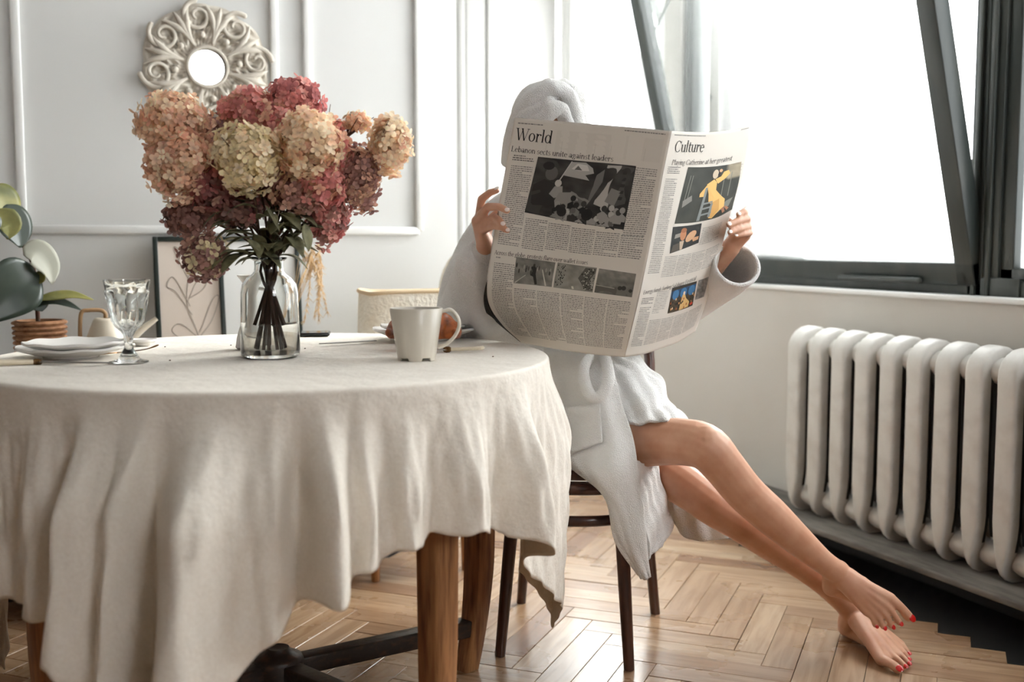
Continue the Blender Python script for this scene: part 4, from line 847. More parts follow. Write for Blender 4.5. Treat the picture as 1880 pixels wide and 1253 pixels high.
# three strip photographs
for gi, g in enumerate((g0, g1, g2)):
    base = [122, 138, 116][gi]; quad_on(SL, g, (0, 0, 0), (14, 20), .0006, lambda x, y: lin(gray(base+24*pn(x+gi*5, y, 6)+(28*(.5-y) if gi == 2 else 12*(y-.5))+10*pn(x+gi, y, 18), .93)))
    B = lambda pts, v, o: poly_on(SL, g, pts, gray(v, .92), o)
    if gi == 0:
        B([(.42, .30), (.50, .22), (.56, .34), (.56, .55), (.62, .95), (.56, .97), (.50, .66), (.42, .62), (.45, .50)], 48, .001); B(ell(.49, .22, .03, .06), 60, .0011)
        for k in range(14): x = rs.uniform(.02, .95); y = rs.uniform(.28, .55); B(ell(x, y, .02, .09), rs.choice([52, 64, 80, 150]), .001)
        B([(.70, .35), (.72, .35), (.86, .98), (.82, .98)], 196, .0009); B([(.02, .95), (.30, .62), (.31, .64), (.04, .99)], 180, .0009)
    elif gi == 1:
        B([(.72, .05), (.98, .05), (.99, .95), (.80, .95), (.58, .50)], 88, .0009)
        for k in range(70):
            x = rs.uniform(.60, .98); y = rs.uniform(.08, .92)
            if x > .6+.36*abs(y-.5): B(ell(x, y, .014, .028, 6), rs.choice([30, 45, 60, 170, 200]), .0012)
        for k in range(40): B(ell(rs.uniform(.0, .17)+.08*rs.random(), rs.uniform(.05, .95), .014, .03, 6), rs.choice([40, 52, 70, 150]), .0012)
        B([(.44, .86), (.49, .84), (.52, .95), (.47, .97)], 205, .0011)
    else:
        B([(.0, .62), (.55, .66), (.6, .98), (.0, .98)], 92, .0009); B([(.0, .66), (.5, .70), (.5, .74), (.0, .70)], 150, .001)
        for x, y, r in ((.64, .68, .06), (.74, .66, .065), (.93, .74, .05)): B(ell(x, y, r, r*1.5), 56, .0011); B([(x-r*1.3, .98), (x-r, y+.1), (x+r, y+.1), (x+r*1.4, .98)], 112, .001)
# ---- right page
lettering(SR, 'Culture', (1237, 279), (1291, 279), .068)
lettering(SR, 'Playing Catherine at her greatest', (1232, 303), (1343, 294.5), .032, col=(92, 90, 88), italic=.16)
lettering(SR, 'Energy funds fueling Salzburg Festival', (1180, 541), (1277, 514), .028, col=(110, 108, 105))
p1 = corners(SR, (1263, 307), (1361, 297), (1345, 384), (1238, 411)); p2 = corners(SR, (1235, 417), (1288, 410), (1282, 446), (1229, 466)); p3 = corners(SR, (1234, 529), (1279, 516), (1271, 561), (1225, 576)); p4 = corners(SR, (1282, 515), (1301, 508), (1292, 545), (1275, 551))
r0, r1 = .05, .95; rw = (r1-r0)/5; rx = [r0+rw*k for k in range(6)]
column(SR, rx[0], rx[1]-.02, p1[0][1]+.0, p1[0][1]+.04, tone=120); column(SR, rx[0], rx[1]-.03, p1[0][1]+.05, .60, tone=138)
column(SR, p2[1][0]+.03, .90, p2[0][1]+.015, p2[3][1]-.01, tone=162); column(SR, .90, .97, p1[1][1]+.01, p1[2][1], tone=162)
for k in range(1, 5): column(SR, rx[k]+.006, rx[k+1]-.006, p2[3][1]+.012, p3[0][1]-.055, tone=160)
column(SR, rx[0], rx[1]-.02, p3[0][1]+.035, p3[0][1]+.075, tone=118); column(SR, rx[0], rx[1]-.02, p3[0][1]+.08, .955, tone=142); column(SR, rx[1]+.01, p3[0][0]-.03, p3[0][1]+.01, p3[3][1], tone=162)
for k in range(1, 5): column(SR, rx[k]+.006, rx[k+1]-.006, p3[3][1]+.022, .955, tone=160)
quad_on(SR, p1, (0, 0, 0), (20, 16), .0006, lambda x, y: lin((58+14*pn(x, y, 7), 60+14*pn(x, y, 7), 54+12*pn(x, y, 7))) if y > .55 or x < .80 or y > .3 else lin((150+40*pn(x, y, 12), 140+36*pn(x, y, 12), 120+30*pn(x, y, 12))))
D = lambda pts, c, o: poly_on(SR, p1, pts, c, o)
D([(.05, .60), (.20, .50), (.22, .60), (.06, .72)], (132, 130, 124), .0009); D([(.62, .78), (.95, .70), (.90, .86), (.66, .92)], (120, 122, 112), .0009)
for x in (.09, .14, .86, .74): D([(x, .15), (x+.012, .15), (x-.01, .62), (x-.022, .62)], (128, 128, 118), .0009)
Y1, Y2 = (228, 184, 112), (206, 158, 90)
D([(.44, .32), (.56, .24), (.62, .30), (.62, .44), (.73, .58), (.80, .66), (.81, .82), (.73, .86), (.62, .98), (.56, .96), (.60, .72), (.52, .66), (.50, .50)], Y1, .0012); D([(.56, .68), (.70, .62), (.72, .84), (.62, .97), (.57, .94)], Y2, .0013)
D([(.58, .24), (.68, .20), (.72, .12), (.80, .10), (.83, .17), (.76, .25), (.64, .33)], Y1, .0013); D([(.34, .48), (.44, .34), (.50, .36), (.43, .46), (.42, .54), (.34, .54)], Y1, .0012)
D(ell(.57, .145, .055, .085), (204, 188, 164), .0014); D(ell(.645, .16, .03, .05), (40, 36, 34), .0015); D(ell(.66, .09, .03, .03), (214, 170, 130), .0016)
W1 = (132, 138, 136)
D([(.43, .38), (.47, .38), (.42, .98), (.37, .98)], W1, .0014); D([(.56, .68), (.60, .68), (.58, .94), (.54, .94)], W1, .0014)
for y in (.66, .75, .86): D([(.42, y), (.59, y-.02), (.59, y+.01), (.42, y+.035)], W1, .0015)
D([(.76, .84), (.80, .82), (.84, .93), (.80, .95)], (168, 120, 92), .0013); D([(.81, .82), (.84, .82), (.91, .90), (.87, .93)], (168, 120, 92), .0013)
quad_on(SR, p2, (0, 0, 0), (10, 10), .0006, lambda x, y: lin((46+26*max(0, pn(x, y, 5)), 48+26*max(0, pn(x, y, 5)), 48+24*max(0, pn(x, y, 5)))))
E_ = lambda pts, c, o: poly_on(SR, p2, pts, c, o)
E_([(.12, .30), (.34, .26), (.34, .42), (.10, .46)], (150, 146, 138), .0009); E_(ell(.40, .36, .11, .25), (190, 132, 96), .0011); E_(ell(.41, .18, .10, .10), (166, 108, 74), .0012); E_(ell(.68, .50, .15, .26, rot=.5), (206, 164, 128), .0012); E_([(.72, .60), (.96, .62), (.95, .78), (.78, .80)], (206, 160, 122), .0013); E_([(.30, .62), (.46, .62), (.42, .98), (.34, .98)], (190, 170, 150), .001); E_([(.08, .70), (.32, .66), (.34, .98), (.03, .98)], (84, 78, 70), .0009)
quad_on(SR, p3, (0, 0, 0), (14, 14), .0006, lambda x, y: lin((46, 82, 120)) if y < .42 else lin((70+40*pn(x, y, 14), 58+30*pn(x, y, 14), 42+20*pn(x, y, 14))))
H_ = lambda pts, c, o: poly_on(SR, p3, pts, c, o)
H_([(.0, .0), (1, .0), (1, .10), (.0, .14)], (58, 52, 44), .0009)
for x in (.20, .52, .84): H_(ell(x, .30, .13, .20), (66, 118, 164), .0009); H_([(x-.17, .12), (x-.14, .12), (x-.14, .5), (x-.17, .5)], (34, 56, 74), .001)
H_([(.50, .38), (.58, .36), (.66, .55), (.82, .75), (.80, .95), (.45, .98), (.46, .70)], (214, 178, 116), .0012); H_(ell(.55, .32, .04, .07), (222, 206, 190), .0013)
for k in range(26): x = rs.uniform(.02, .98); y = rs.uniform(.45, .92); H_(ell(x, y, .025, .05, 8), rs.choice([(206, 150, 96), (40, 36, 32), (160, 90, 50), (30, 30, 34), (220, 190, 150)]), .0014+.00001*k)
H_(ell(.90, .86, .06, .06), (196, 70, 44), .0017)
quad_on(SR, p4, (0, 0, 0), (12, 8), .0006, lambda x, y: lin(gray(132+46*pn(x, y, 7)+20*pn(x, y, 20))))
# assemble the print
allV = []; allF = []; allC = []; n = 0
for V, F, C in PC: allV.append(V); allF += [tuple(i+n for i in f) for f in F]; allC.append(C); n += len(V)
ink = mk('printed_headlines_and_photographs', (np.concatenate(allV), allF), M['print'], npp, smooth=False, colors=np.concatenate(allC), kind='stuff')
Vb = []; Fb = []; Cb = []
for S_ in (SL, SR):
    L = [b for b in BT if b[0] is S_]; st = np.array([[(b[1], b[3]), (b[2], b[3]), (b[2], b[4]), (b[1], b[4])] for b in L]).reshape(-1, 2); n0 = sum(len(v) for v in Vb)
    Vb.append(S_.at(st, .0005)); Cb.append(np.repeat(np.array([lin(gray(b[5])) for b in L]), 4, axis=0)); Fb += [tuple(range(n0+4*k, n0+4*k+4)) for k in range(len(L))]
mk('printed_columns', (np.concatenate(Vb), Fb), M['print'], npp, smooth=False, colors=np.concatenate(Cb), kind='stuff')
# ================================================================== things on the table
def vof(p): return p[0]*SA+p[1]*CA
RZ = -YAW
def plate(name, px, py, z, R, h, label, rise=.5, lobes=10, am=.012, group=None):
    c = Pz(px, py, z); prof = [(0, .004), (R*.55, .004), (R*.66, .007), (R*.86, h*.72), (R, h), (R*1.003, h+.002), (R*.99, h+.0045), (R*.86, h*.72+.0045), (R*.66, .0115), (R*.56, .009), (0, .009)]
    prof = [(R*.50, 0), (R*.52, .004)]+prof[2:]; prof = [(0, .003)]+prof
    V, F = lathe(prof, 120); a = np.arctan2(V[:, 1], V[:, 0]); r = np.hypot(V[:, 0], V[:, 1]); k = 1+am*np.cos(a*lobes)*np.clip((r/R-.6)/.4, 0, 1); V[:, :2] *= k[:, None]; V[:, 2] += .0012*np.cos(a*lobes)*np.clip((r/R-.7)/.3, 0, 1)
    return mk(name, (V+c, F), M['ceramic'], label=label, cat='plate', group=group), c
ZT = TZ+.0025
_, c1 = plate('dinner_plate', 131, 656, ZT, .103, .018, 'large white plate at the bottom of the left place setting', lobes=9)
plate('dessert_plate', 137, 647, ZT+.0115, .094, .018, 'smaller white plate stacked on top in the left place setting', lobes=8)
_, c2 = plate('dinner_plate', 778, 624, ZT, .118, .024, 'large white plate under the croissant plate behind the mug', lobes=7)
plate('side_plate', 777, 615, ZT+.012, .098, .020, 'small white plate carrying the croissant', lobes=7)
plate('saucer', 262, 634, ZT, .030, .008, 'tiny white saucer behind the stemmed glass', lobes=0)
# croissant
cp = Pz(777, 612, ZT+.036)
a = np.linspace(-1.25, 1.25, 60); pth = np.array([cp+W(.070*math.sin(x)*1.05, .030-.055*(1-math.cos(x)), .0+.004*math.cos(x)) for x in a]); tt = np.linspace(-1, 1, 60)
rad_ = (.034*(1-abs(tt)**2.2)+.009)*(1+.10*np.sign(np.sin(tt*16))*abs(np.sin(tt*16))**.3*.5)
V, F = tube(pth, rad_, 24, rnd=True, up=(0, 0, 1)); V[:, 2] = np.maximum(V[:, 2], ZT+.024)
mk('croissant', (V, F), M['croissant'], label='golden brown croissant on the small plate behind the mug', cat='croissant')
# mug
mc = Pz(765, 661, ZT-.001); mg = thing('mug', mc, 'warm white tapered mug with loop handle and notched foot', 'mug')
s_m = vof(mc)/FPX; rb, rt, mh = 34.5*s_m, 49*s_m, 96*s_m
prof = [(0, .007), (rb-.004, .007), (rb-.003, 0), (rb, 0), (rb+.0005, .004), (rt, mh-.002), (rt-.0015, mh), (rt-.004, mh-.001), (rb+.001, .018), (rb-.008, .012), (0, .012)]
V, F = lathe(prof, 96)
an = np.arctan2(V[:, 1], V[:, 0]); r_ = np.hypot(V[:, 0], V[:, 1]); foot = (V[:, 2] < .005) & (r_ > rb-.006)
for a0 in range(5):
    a1 = math.radians(-126.+a0*72)+RZ; d = np.abs((an-a1+np.pi) % (2*np.pi)-np.pi); V[foot & (d < .28), 2] = .006
mk('cup', (V+mc, F), M['mug'], mg)
hx = [W(48*s_m*.95, 0, mh*.93), W(62*s_m, 0, mh*.965), W(74*s_m, 0, mh*.86), W(79*s_m, 0, mh*.68), W(72*s_m, 0, mh*.48), W(57*s_m, 0, mh*.32), W(40*s_m, 0, mh*.24)]
mk('handle', tube(cr([mc+h for h in hx], 40), .0065, 14, flat=.55, up=W(1, 0, 0)), M['mug'], mg)
mk('inner_shade', lathe([(0, mh-.013), (rt-.0065, mh-.013)], 48, mc), M['inner_shade'], mg)  # disc coloured as the mug's interior shade
# cutlery
def knife(name, tip, heel, butt, label, w=.009, z=ZT+.004, handle=True, hr=.0065):
    t, h = Pz(*tip, z), Pz(*heel, z); d = (h-t)/np.linalg.norm(h-t); s = np.cross(d, [0, 0, 1.]); o = thing(name, (h[0], h[1], ZT), label, 'knife')
    L = np.linalg.norm(h-t); G = []
    for k in np.linspace(0, 1, 18): ww = w*min(1, (k+.02)/.25)**.6; G.append([t+d*L*k-s*ww*.5, t+d*L*k+np.array([0, 0, .0012]), t+d*L*k+s*ww*.5])
    mk('blade', grid(np.array(G)), M['steel'], o, solid=.0012)
    if handle:
        b = Pz(*butt, z+.003); mk('bolster', tube(cr([h-d*.004, h, h+d*.003, h+d*.006, h+d*.009, h+d*.012], 12), [.004, .0055, .0045, .0065, .0048, .0066, .005, .0062, .0066, .006, .0055, .005], 14), M['brass'], o)
        mk('grip', tube(cr([h+d*.010, h*.5+b*.5, b-d*.01, b], 16), np.concatenate([np.linspace(hr*.9, hr, 13), [hr*.9, hr*.7, hr*.35]]), 14, flat=.8, rnd=True), M['ivory'], o)
    return o
knife('table_knife', (205, 667), (72, 665), (-60, 667), 'table knife with ivory grip lying before the left plates', w=.012, hr=.0075)
knife('butter_knife', (760, 647), (818, 642.5), (888, 639), 'small butter knife with ivory grip behind the mug handle', w=.010, hr=.0052)
knife('dessert_knife', (586, 632), (690, 626), None, 'thin steel knife pointing left from the croissant plates', w=.010, handle=False)
fk = thing('fork', Pz(262, 642, ZT), 'dark silver fork resting behind the stemmed glass', 'fork')
fp = cr([Pz(215, 648, ZT+.003), Pz(246, 645, ZT+.003), Pz(270, 641, ZT+.010), Pz(290, 634, ZT+.016)], 20); mk('handle', tube(fp, np.concatenate([np.linspace(.0028, .0022, 14), np.linspace(.0024, .004, 4), [.004, .003]]), 8, flat=.5), M['brass'], fk)
for k in (-1, 0, 1): q = Pz(215, 648, ZT+.003); e = Pz(176, 651+k*1.2, ZT+.004); mk('tine', tube(cr([q, q*.5+e*.5+W(0, .004*k, 0), e+W(0, .004*k, 0)], 8), .0011, 6), M['brass'], fk)
# phone
ph_ = thing('smartphone', Pz(560, 611, ZT), 'dark smartphone lying flat at the far edge of the table', 'phone')
pc = Pz(553, 613, ZT+.004); d1 = W(1, .12, 0)-W(0, 0, 0); d1 /= np.linalg.norm(d1); d2 = np.cross([0, 0, 1.], d1)
V, F = box((-.070, -.034, -.004), (.070, .034, .004), .0035); mk('case', (pc+V[:, :1]*d1+V[:, 1:2]*d2+V[:, 2:]*np.array([0, 0, 1.]), F), M['phone'], ph_)
V, F = box((-.066, -.031, .0038), (.066, .031, .0044)); mk('screen', (pc+V[:, :1]*d1+V[:, 1:2]*d2+V[:, 2:]*np.array([0, 0, 1.]), F), mat('phone_glass', (16, 18, 20), .05), ph_, smooth=False)
# stemmed glass
gc = Pz(237, 665, ZT); gs = vof(gc)/FPX; gl = thing('stemmed_glass', gc, 'faceted clear stemmed water glass beside the left plates', 'glass')
H = 152*gs
def facet(prof, n=110, fac=11, z0=.36, z1=.86, am=.0016):
    V, F = lathe(prof, n); a = np.arctan2(V[:, 1], V[:, 0]); z = V[:, 2]/H; k = np.clip((z-z0)/.05, 0, 1)*np.clip((z1-z)/.03, 0, 1); rr = np.hypot(V[:, 0], V[:, 1]); outer = rr > .012
    V[outer, :2] *= (1-(am/np.maximum(rr, .01))*np.abs(np.sin(a*fac/2))**.7*k*2.2)[outer][:, None]; return V, F
go = [(0, .0), (35*gs, 0), (35*gs, .0018), (20*gs, .006), (9*gs, 24*gs), (7*gs, 34*gs), (9*gs, 43*gs), (8.5*gs, 47*gs), (13*gs, 56*gs), (24*gs, 66*gs), (30*gs, 76*gs), (34*gs, 95*gs), (37*gs, 114*gs), (39*gs, 124*gs), (39.5*gs, 131*gs), (38*gs, 134*gs), (41.5*gs, 152*gs)]
gi = [(39.7*gs, 151.5*gs), (36.6*gs, 134*gs), (34*gs, 114*gs), (31*gs, 95*gs), (27*gs, 78*gs), (20*gs, 68*gs), (0, 64*gs)]
k_ = 6
V, F = facet(go+gi, am=.0022, z0=.34, z1=.80); mk('bowl_and_stem', (V+gc, F), M['goblet'], gl)
# glass vase with water
vc = Pz(497, 655, ZT); vs = vof(vc)/FPX; va = thing('glass_vase', vc, 'clear glass bottle vase half a hand deep in water', 'vase')
vo = [(0, 0), (48*vs, 0), (53*vs, 4*vs), (54*vs, 14*vs), (53*vs, 70*vs), (52*vs, 118*vs), (49*vs, 134*vs), (40*vs, 146*vs), (31*vs, 152*vs), (27*vs, 158*vs), (26*vs, 166*vs), (26.5*vs, 176*vs), (33*vs, 180*vs), (33*vs, 183*vs)]
vi = [(31*vs, 183*vs), (24*vs, 178*vs), (24*vs, 166*vs), (25*vs, 158*vs), (30*vs, 150*vs), (39*vs, 143*vs), (46.5*vs, 132*vs), (50*vs, 117*vs), (51*vs, 70*vs), (51.5*vs, 14*vs), (47*vs, 7*vs), (0, 6*vs)]
mk('bottle', lathe(vo+vi, 64, vc), M['glass'], va)
wl = 38*vs; mk('water', lathe([(0, 6.3*vs), (46.8*vs, 7.2*vs), (51.2*vs, 14*vs), (51*vs, wl), (0, wl)], 64, vc), M['water'], va)
# carafe behind the vase
kc = Pz(462, 641, ZT); ks = vof(kc)/FPX; ka = thing('carafe', kc, 'white ceramic carafe with flared lip hidden behind the glass vase', 'carafe')
mk('body', lathe([(0, 0), (25*ks, 0), (29*ks, 4*ks), (26*ks, 22*ks), (14*ks, 62*ks), (10*ks, 100*ks), (14*ks, 122*ks), (24*ks, 136*ks), (22*ks, 136*ks), (12*ks, 122*ks), (8*ks, 100*ks), (0, 96*ks)], 48, kc), M['ceramic'], ka)
mk('handle', tube(cr([kc+W(14*ks, .0, 118*ks), kc+W(34*ks, .0, 110*ks), kc+W(36*ks, 0, 75*ks), kc+W(24*ks, 0, 45*ks)], 20), .004, 10), M['ceramic'], ka)
# crumbs
for x, y, lb in [(303, 637, 'dark crumb nearest the fork on the linen tablecloth'), (424, 634, 'dark crumb just left of the carafe'), (560, 640, 'dark crumb between the glass vase and the mug'), (312, 662, 'dark crumb alone on the cloth right of the stemmed glass'), (905, 655, 'dark crumb right of the butter knife near the table edge')]:
    mk('crumb', ball(Pz(x, y, ZT+.001), .0016, 8, (1.3, 1, .6)), M['stem'], label=lb, cat='crumb')
# ================================================================== dried hydrangeas
PAL = {'cream': [(236, 220, 190), (230, 210, 176), (220, 192, 158), (240, 228, 204)], 'peach': [(230, 196, 166), (218, 176, 146), (234, 206, 180), (206, 156, 130)], 'pink': [(214, 140, 134), (200, 118, 116), (228, 170, 160), (190, 102, 104)],
       'crimson': [(158, 72, 78), (140, 58, 66), (176, 94, 94), (124, 50, 58)], 'green': [(220, 210, 168), (228, 216, 178), (208, 194, 150), (234, 222, 190)], 'mauve': [(138, 88, 84), (156, 108, 98), (118, 70, 70), (172, 126, 108)], 'maroon': [(106, 62, 60), (122, 72, 66), (90, 50, 50), (138, 88, 78)]}
def petal(rs, s):
    L = s*rs.uniform(.85, 1.1); w = L*.45; c = L*rs.uniform(.12, .34)
    return np.array([(0, 0, 0), (.45*L, -w*.85, c*.35), (.82*L, -w*.7, c*.8), (L, 0, c), (.82*L, w*.7, c*.8), (.45*L, w*.85, c*.35), (.5*L, 0, c*.18)]), [(0, 1, 6), (1, 2, 6), (2, 3, 6), (3, 4, 6), (4, 5, 6), (5, 0, 6)]
def head(c, rx, rz, pals, seed, dens=1., size=.0128, up=(0, 0, 1)):
    rs = random.Random(seed); n = int(dens*400*(rx*rz/(.062*.055))); V = []; F = []; C = []; k0 = 0
    for i in range(n):
        z = 1-2*(i+.5)/n; ph = i*2.39996; rr = math.sqrt(max(0, 1-z*z)); nrm = np.array([rr*math.cos(ph), rr*math.sin(ph), z]); lob = 1+.20*_ns.noise(Vector((nrm[0]*2.2+seed, nrm[1]*2.2, nrm[2]*2.2)))+.12*_ns.noise(Vector((nrm[0]*5+seed, nrm[1]*5, nrm[2]*5))); q = rs.uniform(.62, 1.06)*lob*(1.06-.12*nrm[2]*abs(nrm[2])); 
        pos = np.array(c)+nrm*np.array([rx, rx, rz])*q; nrm = nrm+np.array([rs.gauss(0, .28) for _ in range(3)]); nrm /= np.linalg.norm(nrm)
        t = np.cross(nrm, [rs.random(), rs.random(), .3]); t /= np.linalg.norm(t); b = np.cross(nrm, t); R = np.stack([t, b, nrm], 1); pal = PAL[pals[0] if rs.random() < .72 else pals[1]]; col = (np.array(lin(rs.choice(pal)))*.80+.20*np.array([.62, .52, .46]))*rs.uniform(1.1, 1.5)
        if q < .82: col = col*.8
        for j in range(4):
            pv, pf = petal(rs, size*rs.uniform(.85, 1.2)); a = j*math.pi/2+rs.gauss(0, .12); ca, sa = math.cos(a), math.sin(a); pv = np.stack([pv[:, 0]*ca-pv[:, 1]*sa, pv[:, 0]*sa+pv[:, 1]*ca, pv[:, 2]], 1)@R.T+pos
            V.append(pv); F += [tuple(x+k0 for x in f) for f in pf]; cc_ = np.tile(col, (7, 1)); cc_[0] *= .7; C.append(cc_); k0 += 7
    return (np.concatenate(V), F), np.concatenate(C)
HEADS = [  # centre px, half sizes px, depth offset, palette pair, label
 ((318, 222), (60, 54), .00, ('peach', 'cream'), 'peach hydrangea bloom at the upper left of the bouquet'),
 ((330, 302), (56, 58), -.03, ('peach', 'cream'), 'peach and cream hydrangea bloom low on the left of the bouquet'),
 ((458, 208), (52, 44), .05, ('pink', 'peach'), 'salmon pink hydrangea bloom at the top middle of the bouquet'),
 ((540, 186), (48, 42), .06, ('pink', 'crimson'), 'deep pink hydrangea bloom crowning the bouquet'),
 ((455, 288), (58, 58), -.06, ('green', 'cream'), 'greenish cream hydrangea bloom facing front in the bouquet'),
 ((392, 340), (44, 46), -.01, ('crimson', 'mauve'), 'crimson hydrangea bloom beside the greenish cream one'),
 ((568, 262), (54, 62), -.04, ('cream', 'peach'), 'large cream hydrangea bloom right of the bouquet middle'),
 ((606, 282), (34, 68), .01, ('pink', 'peach'), 'coral pink hydrangea bloom edging the large cream one'),
 ((658, 322), (36, 56), .03, ('mauve', 'peach'), 'dusty mauve hydrangea bloom on the right of the bouquet'),
 ((717, 262), (34, 50), .02, ('cream', 'peach'), 'cream hydrangea bloom farthest right on a thin stem'),
 ((655, 224), (24, 15), .03, ('peach', 'cream'), 'tiny peach hydrangea cluster above the mauve bloom'),
 ((352, 394), (44, 34), .03, ('maroon', 'mauve'), 'dark maroon hydrangea bloom hanging at the lower left'),
 ((376, 470), (42, 38), -.02, ('mauve', 'green'), 'drooping hydrangea bloom lowest on the left above the frame'),
 ((603, 398), (34, 46), .02, ('pink', 'mauve'), 'rosy hydrangea bloom low on the right of the bouquet'),
 ((508, 330), (44, 44), .06, ('maroon', 'crimson'), 'shadowy maroon hydrangea bloom in the heart of the bouquet'),
 ((512, 240), (44, 52), .03, ('pink', 'peach'), 'coral hydrangea bloom wedged between the two cream blooms'),
 ((384, 262), (40, 50), .04, ('peach', 'mauve'), 'tan hydrangea bloom tucked behind the greenish cream one'),
 ((440, 388), (38, 28), .00, ('maroon', 'crimson'), 'small maroon hydrangea cluster hanging between leaves left of the stems'),
 ((592, 340), (38, 40), -.02, ('pink', 'peach'), 'light pink hydrangea bloom under the coral pink one'),
 ((548, 352), (46, 34), -.01, ('mauve', 'peach'), 'small mauve hydrangea bloom under the large cream one')]
v0 = vof(vc); NECK = vc+np.array([0, 0, 176*vs])
def leaf(base, d, L, w, curl, n=(9, 5)):
    d = np.asarray(d, float); d /= np.linalg.norm(d); s = np.cross(d, [0, 0, 1.]); s /= np.linalg.norm(s)+1e-9; nn = np.cross(s, d); G = []
    for i in range(n[0]):
        t = i/(n[0]-1); wd_ = w*math.sin(math.pi*min(1, t*.96+.04))**.8*(1-.25*t); c = base+d*L*t*(1-.15*curl*t)+np.array([0, 0, -1])*curl*L*t*t*.6
        G.append([c+s*wd_*x+nn*(.25*abs(x)*wd_) for x in np.linspace(-1, 1, n[1])])
    return grid(np.array(G))
for hi, (pc_, sz, dv, pal, lb) in enumerate(HEADS):
    v = v0+dv; c = P(*pc_, v); sx = v/FPX; rs = random.Random(40+hi)
    ang = hi*2.4; nk = NECK+np.array([math.cos(ang), math.sin(ang), 0])*.012; ft = vc+np.array([-math.cos(ang)*.030, -math.sin(ang)*.030, .012+.05*(hi % 3 == 1)])
    o = thing('hydrangea', ft, lb, 'flower', 'dried hydrangeas in the glass vase'); mid = nk*.55+c*.45+W((c-nk)[0]*.0, 0, .015)
    mk('stem', tube(cr([ft, nk*.55+ft*.45, nk, mid, c-(c-mid)*.25], 26), np.linspace(.0036, .0020, 26), 8), M['stem'], o)
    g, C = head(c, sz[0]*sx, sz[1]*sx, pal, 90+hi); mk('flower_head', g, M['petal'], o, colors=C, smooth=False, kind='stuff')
    mk('branchlets', join(*[tube([c-(c-mid)*.25, c+np.array([rs.gauss(0, sz[0]*sx*.5), rs.gauss(0, sz[0]*sx*.5), rs.gauss(0, sz[1]*sx*.5)])], [.0014, .0006], 5) for _ in range(9)]), M['stem'], o, kind='stuff')
    for k in range(4 if hi not in (9, 10) else 1):
        b = nk*.8+mid*.2 if k == 0 else nk*(.62-.2*k)+mid*(.38+.2*k); dd = W(rs.gauss(0, 1)+(pc_[0]-495)/140., rs.uniform(-1., .3), rs.uniform(-.2, .7))
        mk('leaf', leaf(b, dd, rs.uniform(.050, .085), rs.uniform(.014, .023), rs.uniform(.2, 1.1)), M['leafdry'], o, solid=.0006)
for k, (a, b, w) in enumerate([((560, 412), (567, 460), .013), ((488, 378), (514, 424), .008), ((455, 440), (478, 462), .016)]): 
    A_, B_ = P(*a, v0-.07), P(*b, v0-.08); mk('leaf', leaf(A_, B_-A_, np.linalg.norm(B_-A_), w, .1), M['leafdry'], bpy.data.objects['hydrangea.004'], solid=.0006)
# ================================================================== along the back wall
yw = YB-.001
sb = thing('sideboard', (-.05, 3.14, 0), 'low white sideboard against the back wall behind the table', 'sideboard')
SBT = .575; sx0, sx1, sy0, sy1 = -1.0, .70, 2.985, YB-.02
mk('carcass', box((sx0, sy0+.015, .12), (sx1, sy1, SBT-.02), .004), M['white_furn'], sb); mk('top', box((sx0-.01, sy0-.008, SBT-.022), (sx1+.01, sy1, SBT), .004), M['white_furn'], sb)
for k in range(4):
    w = (sx1-sx0-.02)/4; d = mk('door', box((sx0+.012+w*k, sy0, .13), (sx0+.008+w*(k+1), sy0+.018, SBT-.03), .003), M['white_furn'], sb); mk('knob', ball((sx0+.01+w*(k+(.88 if k % 2 == 0 else .12)), sy0-.012, .40), .012), M['brass'], d)
for x in (sx0+.08, sx1-.08):
    for y in (sy0+.06, sy1-.05): mk('leg', tube([(x, y, 0), (x, y, .125)], [.012, .018], 12), M['wood2'], sb)
# framed pictures leaning on the wall
def picture(name, tl, tr, ybot, ytop, label, paper, lines):
    x0, x1 = PY(*tl, ytop)[0], PY(*tr, ytop)[0]; zt = PY(*tl, ytop)[2]; zb = SBT; H_ = zt-zb
    o = thing(name, ((x0+x1)/2, ybot, zb), label, 'picture'); n = np.array([0, (ytop-ybot), H_]); hyp = np.linalg.norm(n); n /= hyp; s = np.array([1., 0, 0]); f = np.cross(s, n)
    B = np.array([x0, ybot, zb]); q = lambda a, b, c: B+s*a+n*b+f*(-c) if False else B+s*a+n*b+np.array([0, -n[2], n[1]])*c
    w = x1-x0; fr = .0135
    def bar(a0, b0, a1, b1):
        V, F = box((a0, b0, 0), (a1, b1, .016), .002); return np.array([q(*v) for v in V]), F
    for a in ((0, 0, fr, hyp), (w-fr, 0, w, hyp), (fr, 0, w-fr, fr), (fr, hyp-fr, w-fr, hyp)): mk('frame_bar', bar(*a), M['pframe'], o)
    V, F = box((fr*.8, fr*.8, .002), (w-fr*.8, hyp-fr*.8, .006)); mk('print_sheet', (np.array([q(*v) for v in V]), F), paper, o, smooth=False)
    L = []
    for ln in lines: L.append(tube(cr([q(w*a, hyp*b, .0066) for a, b in ln], 24), .0011, 5))
    if L: mk('drawing', join(*L), M['artline'], o)
    return o
botan = [[(.62, .0), (.60, .3), (.45, .55), (.55, .85)], [(.60, .3), (.35, .40), (.22, .36), (.35, .30), (.58, .28)], [(.52, .46), (.30, .62), (.18, .66), (.28, .72), (.50, .52)], [(.60, .3), (.80, .42), (.92, .58), (.82, .56), (.62, .34)], [(.47, .56), (.62, .70), (.78, .74), (.70, .64), (.50, .58)], [(.50, .70), (.35, .85), (.30, .93), (.44, .88), (.52, .74)], [(.64, .1), (.85, .22), (.95, .3), (.9, .16), (.64, .06)]]
picture('framed_drawing', (279, 436), (406, 436), 3.245, 3.315, 'dark framed blush print with fine botanical line drawing', M['art1'], botan)
